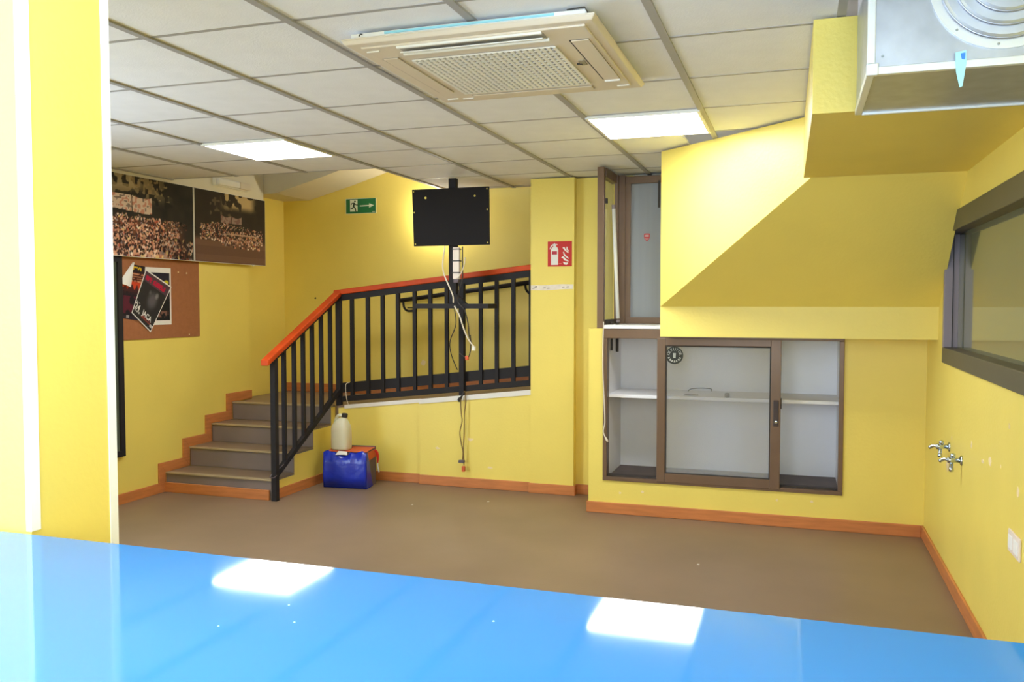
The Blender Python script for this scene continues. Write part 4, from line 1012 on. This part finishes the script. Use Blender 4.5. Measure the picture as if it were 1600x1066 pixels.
# real sheet: its lower edge runs down to the right
wd, hg = 0.29, 0.375
e1n, e2n = e1.normalized(), e2.normalized(); wd, hg = e1.length * 1.08, e2.length
e1n = Vector((0, e1.y, e1.z)).normalized()
ny = Vector((0, 5.649 - 5.369, 1.621 - 1.750))
obj('paper', MB().hexa([po, po + e1, Vector((po.x, 5.649, 1.621)), Vector((po.x, 5.369, 1.750)), po + Vector((.0006, 0, 0)), po + e1 + Vector((.0006, 0, 0)), Vector((po.x + .0006, 5.649, 1.621)), Vector((po.x + .0006, 5.369, 1.750))]), PAPER, t)
H, W = 78, 54; im = np.zeros((H, W, 3)); tt, ss = np.mgrid[0:H, 0:W]; tt = tt / (H - 1); ss = ss / (W - 1)
im[:] = (48, 46, 46); blend(im, sm(.26 - np.hypot((ss - .58) * .9, tt - .52), 0, .2) * .8, (98, 92, 98)); blend(im, sm(.10 - np.hypot(ss - .68, tt - .66), 0, .08) * .8, (134, 128, 128)); blend(im, sm(.08 - np.hypot(ss - .40, tt - .64), 0, .08) * .6, (110, 104, 106))
blend(im, (tt > .78) * .6, (104, 70, 84)); blend(im, ((tt > .82) & (tt < .93) & (ss > .06) & (ss < .86) & (abs(ss - .34) > .03)) * (vnoise(H, W, 3, 51) > .2) * .95, (178, 34, 62))
blend(im, ((tt > .07) & (tt < .14) & (ss > .35) & (ss < .85)) * (vnoise(H, W, 3, 52) > .35) * .8, (150, 64, 52)); blend(im, ((tt > .05) & (tt < .10) & (ss > .86)) * .9, (200, 196, 196)); blend(im, ((abs(tt - .285) < .012) & (ss < .2)) * (vnoise(H, W, 2, 53) > .4), (200, 196, 190)); blend(im, (abs(tt - .10) < .02) * (ss < .3) * (vnoise(H, W, 2, 54) > .4), (190, 186, 180))
mb = MB(); vs = []; fs = []
A_, B_, C_, D_ = po, po + e1, Vector((po.x, 5.649, 1.621)), Vector((po.x, 5.369, 1.750))
for j in range(H):
    for i in range(W):
        s_, t_ = .025 + .95 * i / (W - 1), .02 + .955 * j / (H - 1)
        vs.append(A_.lerp(B_, s_).lerp(D_.lerp(C_, s_), t_) + Vector((.0011, 0, 0)))
for j in range(H - 1):
    for i in range(W - 1): fs.append((j * W + i, j * W + i + 1, (j + 1) * W + i + 1, (j + 1) * W + i))
mb.add(vs, fs); ob = obj('print', mb, POSTM, t)
at = ob.data.color_attributes.new('print', 'FLOAT_COLOR', 'POINT'); lin = np.ones((H * W, 4), np.float32)
c = np.clip(im.reshape(-1, 3) / 255.0, 0, 1); lin[:, :3] = np.where(c <= .04045, c / 12.92, ((c + .055) / 1.055) ** 2.4); at.data.foreach_set('color', lin.ravel())
fo = A_.lerp(B_, .04).lerp(D_.lerp(C_, .04), .15) + Vector((.0014, 0, 0))
m = text_mb('24', .066, (fo, (0, e1n.y, e1n.z), (0, e2n.y, e2n.z), (1, 0, 0)), 0, .0006, .85, .02)
fo2 = A_.lerp(B_, .40).lerp(D_.lerp(C_, .40), .145) + Vector((.0014, 0, 0))
m2 = text_mb('JACA', .060, (fo2, (0, e1n.y, e1n.z), (0, e2n.y, e2n.z), (1, 0, 0)), 0, .0006, .80, .02); m.add(m2.v, m2.f)
obj('lettering', m, PAPER, t)

# ================================================================== BLUE BOX AND JUG
bxo = thing('blue_box', 'cardboard box wrapped in glossy blue film with orange top', 'box', (-3.45, 6.2, 0))
c0 = Vector((-3.628, 6.075, 0)); ea = Vector((.365, .042, 0)); eb = Vector((-.030, .225, 0)); BH = 0.292
def bp_(s_, t_, z): return c0 + ea * s_ + eb * t_ + Vector((0, 0, z))
obj('carton', MB().hexa([bp_(.02, .06, 0), bp_(.98, .06, 0), bp_(1, 1, 0), bp_(0, 1, 0), bp_(.02, .06, BH), bp_(.98, .06, BH), bp_(1, 1, BH + .004), bp_(0, 1, BH + .004)]), GREYC, bxo, bevel=0.004)
# film on front with a wavy upper edge, wrapping round both sides a little
mb = MB(); vs = []; N_ = 24
for k in range(N_ + 1):
    s_ = k / N_; wz = BH - 0.004 + 0.008 * math.sin(s_ * 9) + 0.006 * math.sin(s_ * 23) - (0.014 if .25 < s_ < .62 else 0)
    for (t_, z) in ((-.0, 0.004), (-.045 + .02 * math.sin(s_ * 6), .10), (-.04 + .03 * math.sin(s_ * 9 + 1), .2), (0.0, wz), (.07, wz + .004)):
        vs.append(bp_(s_ * 1.0, t_, z))
fs = [(k * 5 + j, k * 5 + j + 1, (k + 1) * 5 + j + 1, (k + 1) * 5 + j) for k in range(N_) for j in range(4)]
mb.add(vs, fs)
fo = obj('film_wrap', mb, BLUEB, bxo, smooth=True); sm_ = fo.modifiers.new('solid', 'SOLIDIFY'); sm_.thickness = .004
obj('film_side', MB().hexa([bp_(.985, .0, 0.002), bp_(1.008, .0, 0.002), bp_(1.008, .62, 0.002), bp_(.985, .62, 0.002), bp_(.985, .0, BH), bp_(1.008, .0, BH), bp_(1.008, .12, BH), bp_(.985, .12, BH)]), BLUEB, bxo)
obj('top_flap', MB().hexa([bp_(.12, .04, BH + .004), bp_(.99, .04, BH + .004), bp_(.99, .97, BH + .010), bp_(.0, .97, BH + .010), bp_(.12, .04, BH + .008), bp_(.99, .04, BH + .008), bp_(.99, .97, BH + .014), bp_(.0, .97, BH + .014)]), ORANG, bxo)
obj('flap_edge', MB().hexa([bp_(.0, .95, BH), bp_(1.0, .95, BH), bp_(1.0, 1.0, BH), bp_(0, 1.0, BH), bp_(0, .97, BH + .022), bp_(1.0, .97, BH + .022), bp_(1, 1, BH + .022), bp_(0, 1, BH + .022)]), GREYC, bxo)
obj('paper_label', MB().prism([(0, 0), (.07, .004), (.10, .002), (.095, .030), (.02, .034)], (bp_(.30, -.055, BH - .020), ea.normalized(), (0, .35, .94), (0, -1, .3)), 0, .0015), PAPER, bxo)
obj('side_stripe', MB().hexa([bp_(1.0, .30, BH - .07), bp_(1.006, .30, BH - .07), bp_(1.006, .98, BH - .06), bp_(1.0, .98, BH - .06), bp_(1.0, .10, BH), bp_(1.006, .10, BH), bp_(1.006, .98, BH), bp_(1.0, .98, BH)]), ORANG, bxo)
mb = MB(); rp = smooth_path([bp_(1.01, .85, BH - .005), bp_(1.05, .90, BH - .03), bp_(1.06, .92, BH - .08), bp_(1.05, .92, BH - .12)], 4)
obj('red_ribbon', mb.tube(rp, [.006, .009, .011, .012, .012, .012, .012, .011, .010, .009, .008, .007, .005], 6), REDT, bxo, smooth=True)
obj('white_ribbon', MB().tube(smooth_path([bp_(1.055, .92, BH - .11), bp_(1.06, .93, BH - .15), bp_(1.09, .92, BH - .19)], 4), .006, 6), PAPER, bxo, smooth=True)

jg = thing('plastic_jug', 'milky plastic jug with dark cap standing on the blue box', 'jug', (-3.48, 6.17, BH + .012))
jc = Vector((-3.512, 6.165, BH + .012))
def rring(hw, hd, cxo, n=24, p=4.0):
    out = []
    for k in range(n):
        a = 2 * math.pi * k / n; ca, sa = math.cos(a), math.sin(a)
        r = (abs(ca) ** p + abs(sa) ** p) ** (-1 / p); out.append((cxo + hw * r * ca, hd * r * sa))
    return out
secs = [(0.0, .070, .055, 0), (.006, .077, .062, 0), (.02, .079, .064, 0), (.10, .079, .064, 0), (.165, .078, .063, 0), (.19, .074, .060, 0), (.215, .062, .050, 0), (.238, .046, .038, .006), (.252, .034, .028, .016), (.258, .020, .020, .024)]
mb = MB(); vs = []; n_ = 24
for (z, hw, hd, co) in secs: vs += [jc + Vector((x, y, z)) for x, y in rring(hw, hd, co, n_, 3.2)]
fs = [(i * n_ + k, i * n_ + (k + 1) % n_, (i + 1) * n_ + (k + 1) % n_, (i + 1) * n_ + k) for i in range(len(secs) - 1) for k in range(n_)]
fs += [tuple(reversed(range(n_))), tuple((len(secs) - 1) * n_ + k for k in range(n_))]
obj('jug_body', mb.add(vs, fs), JUGM, jg, smooth=True)
obj('handle', MB().tube(smooth_path([jc + Vector((-.058, 0, .205)), jc + Vector((-.040, 0, .255)), jc + Vector((-.018, 0, .276)), jc + Vector((.006, 0, .272)), jc + Vector((.016, 0, .25))], 5), .014, 10), JUGM, jg, smooth=True)
obj('neck', MB().lathe([(.021, 0), (.021, .018)], jc + Vector((.030, 0, .25)), (0, 0, 1), 16), JUGM, jg, smooth=True)
obj('cap', MB().lathe([(.024, 0), (.025, .004), (.024, .026), (.020, .030)], jc + Vector((.030, 0, .264)), (.15, 0, 1), 18), CABK, jg)

# ================================================================== COUNTER
ct = thing('counter', 'glossy bright blue counter top in the foreground', 'counter', (-0.6, 0.6, 1.055))
obj('counter_top', MB().box(-2.45, XR - .004, 0.14, 1.111, 1.058, 1.100), BLUE, ct, bevel=0.003)
for k, (x, y) in enumerate(((-0.62, 0.95), (-0.58, 0.90), (-0.35, 0.98), (-0.66, .86))):
    obj('dust_speck', MB().lathe([(.0016, 0), (.001, .0008)], (x, y, 1.1), (0, 0, 1), 6), FILM, ct)
# flakes on the floor
for k, (x, y) in enumerate(((-0.53, 4.93), (-2.70, 5.75), (-2.2, 6.02))):
    o_ = obj('plaster_flake', MB().prism([(0, 0), (.012, .003), (.014, .012), (.004, .014)], ((x, y, 0), (1, 0, 0), (0, 1, 0), (0, 0, 1)), 0, .003), PAPER)
    tag(o_, ('tiny white plaster flake on the open floor before the cabinet', 'tiny white plaster flake on the floor near the blue box', 'tiny white plaster flake on the floor below the hanging cables')[k], 'flake', 'plaster flakes on the floor')
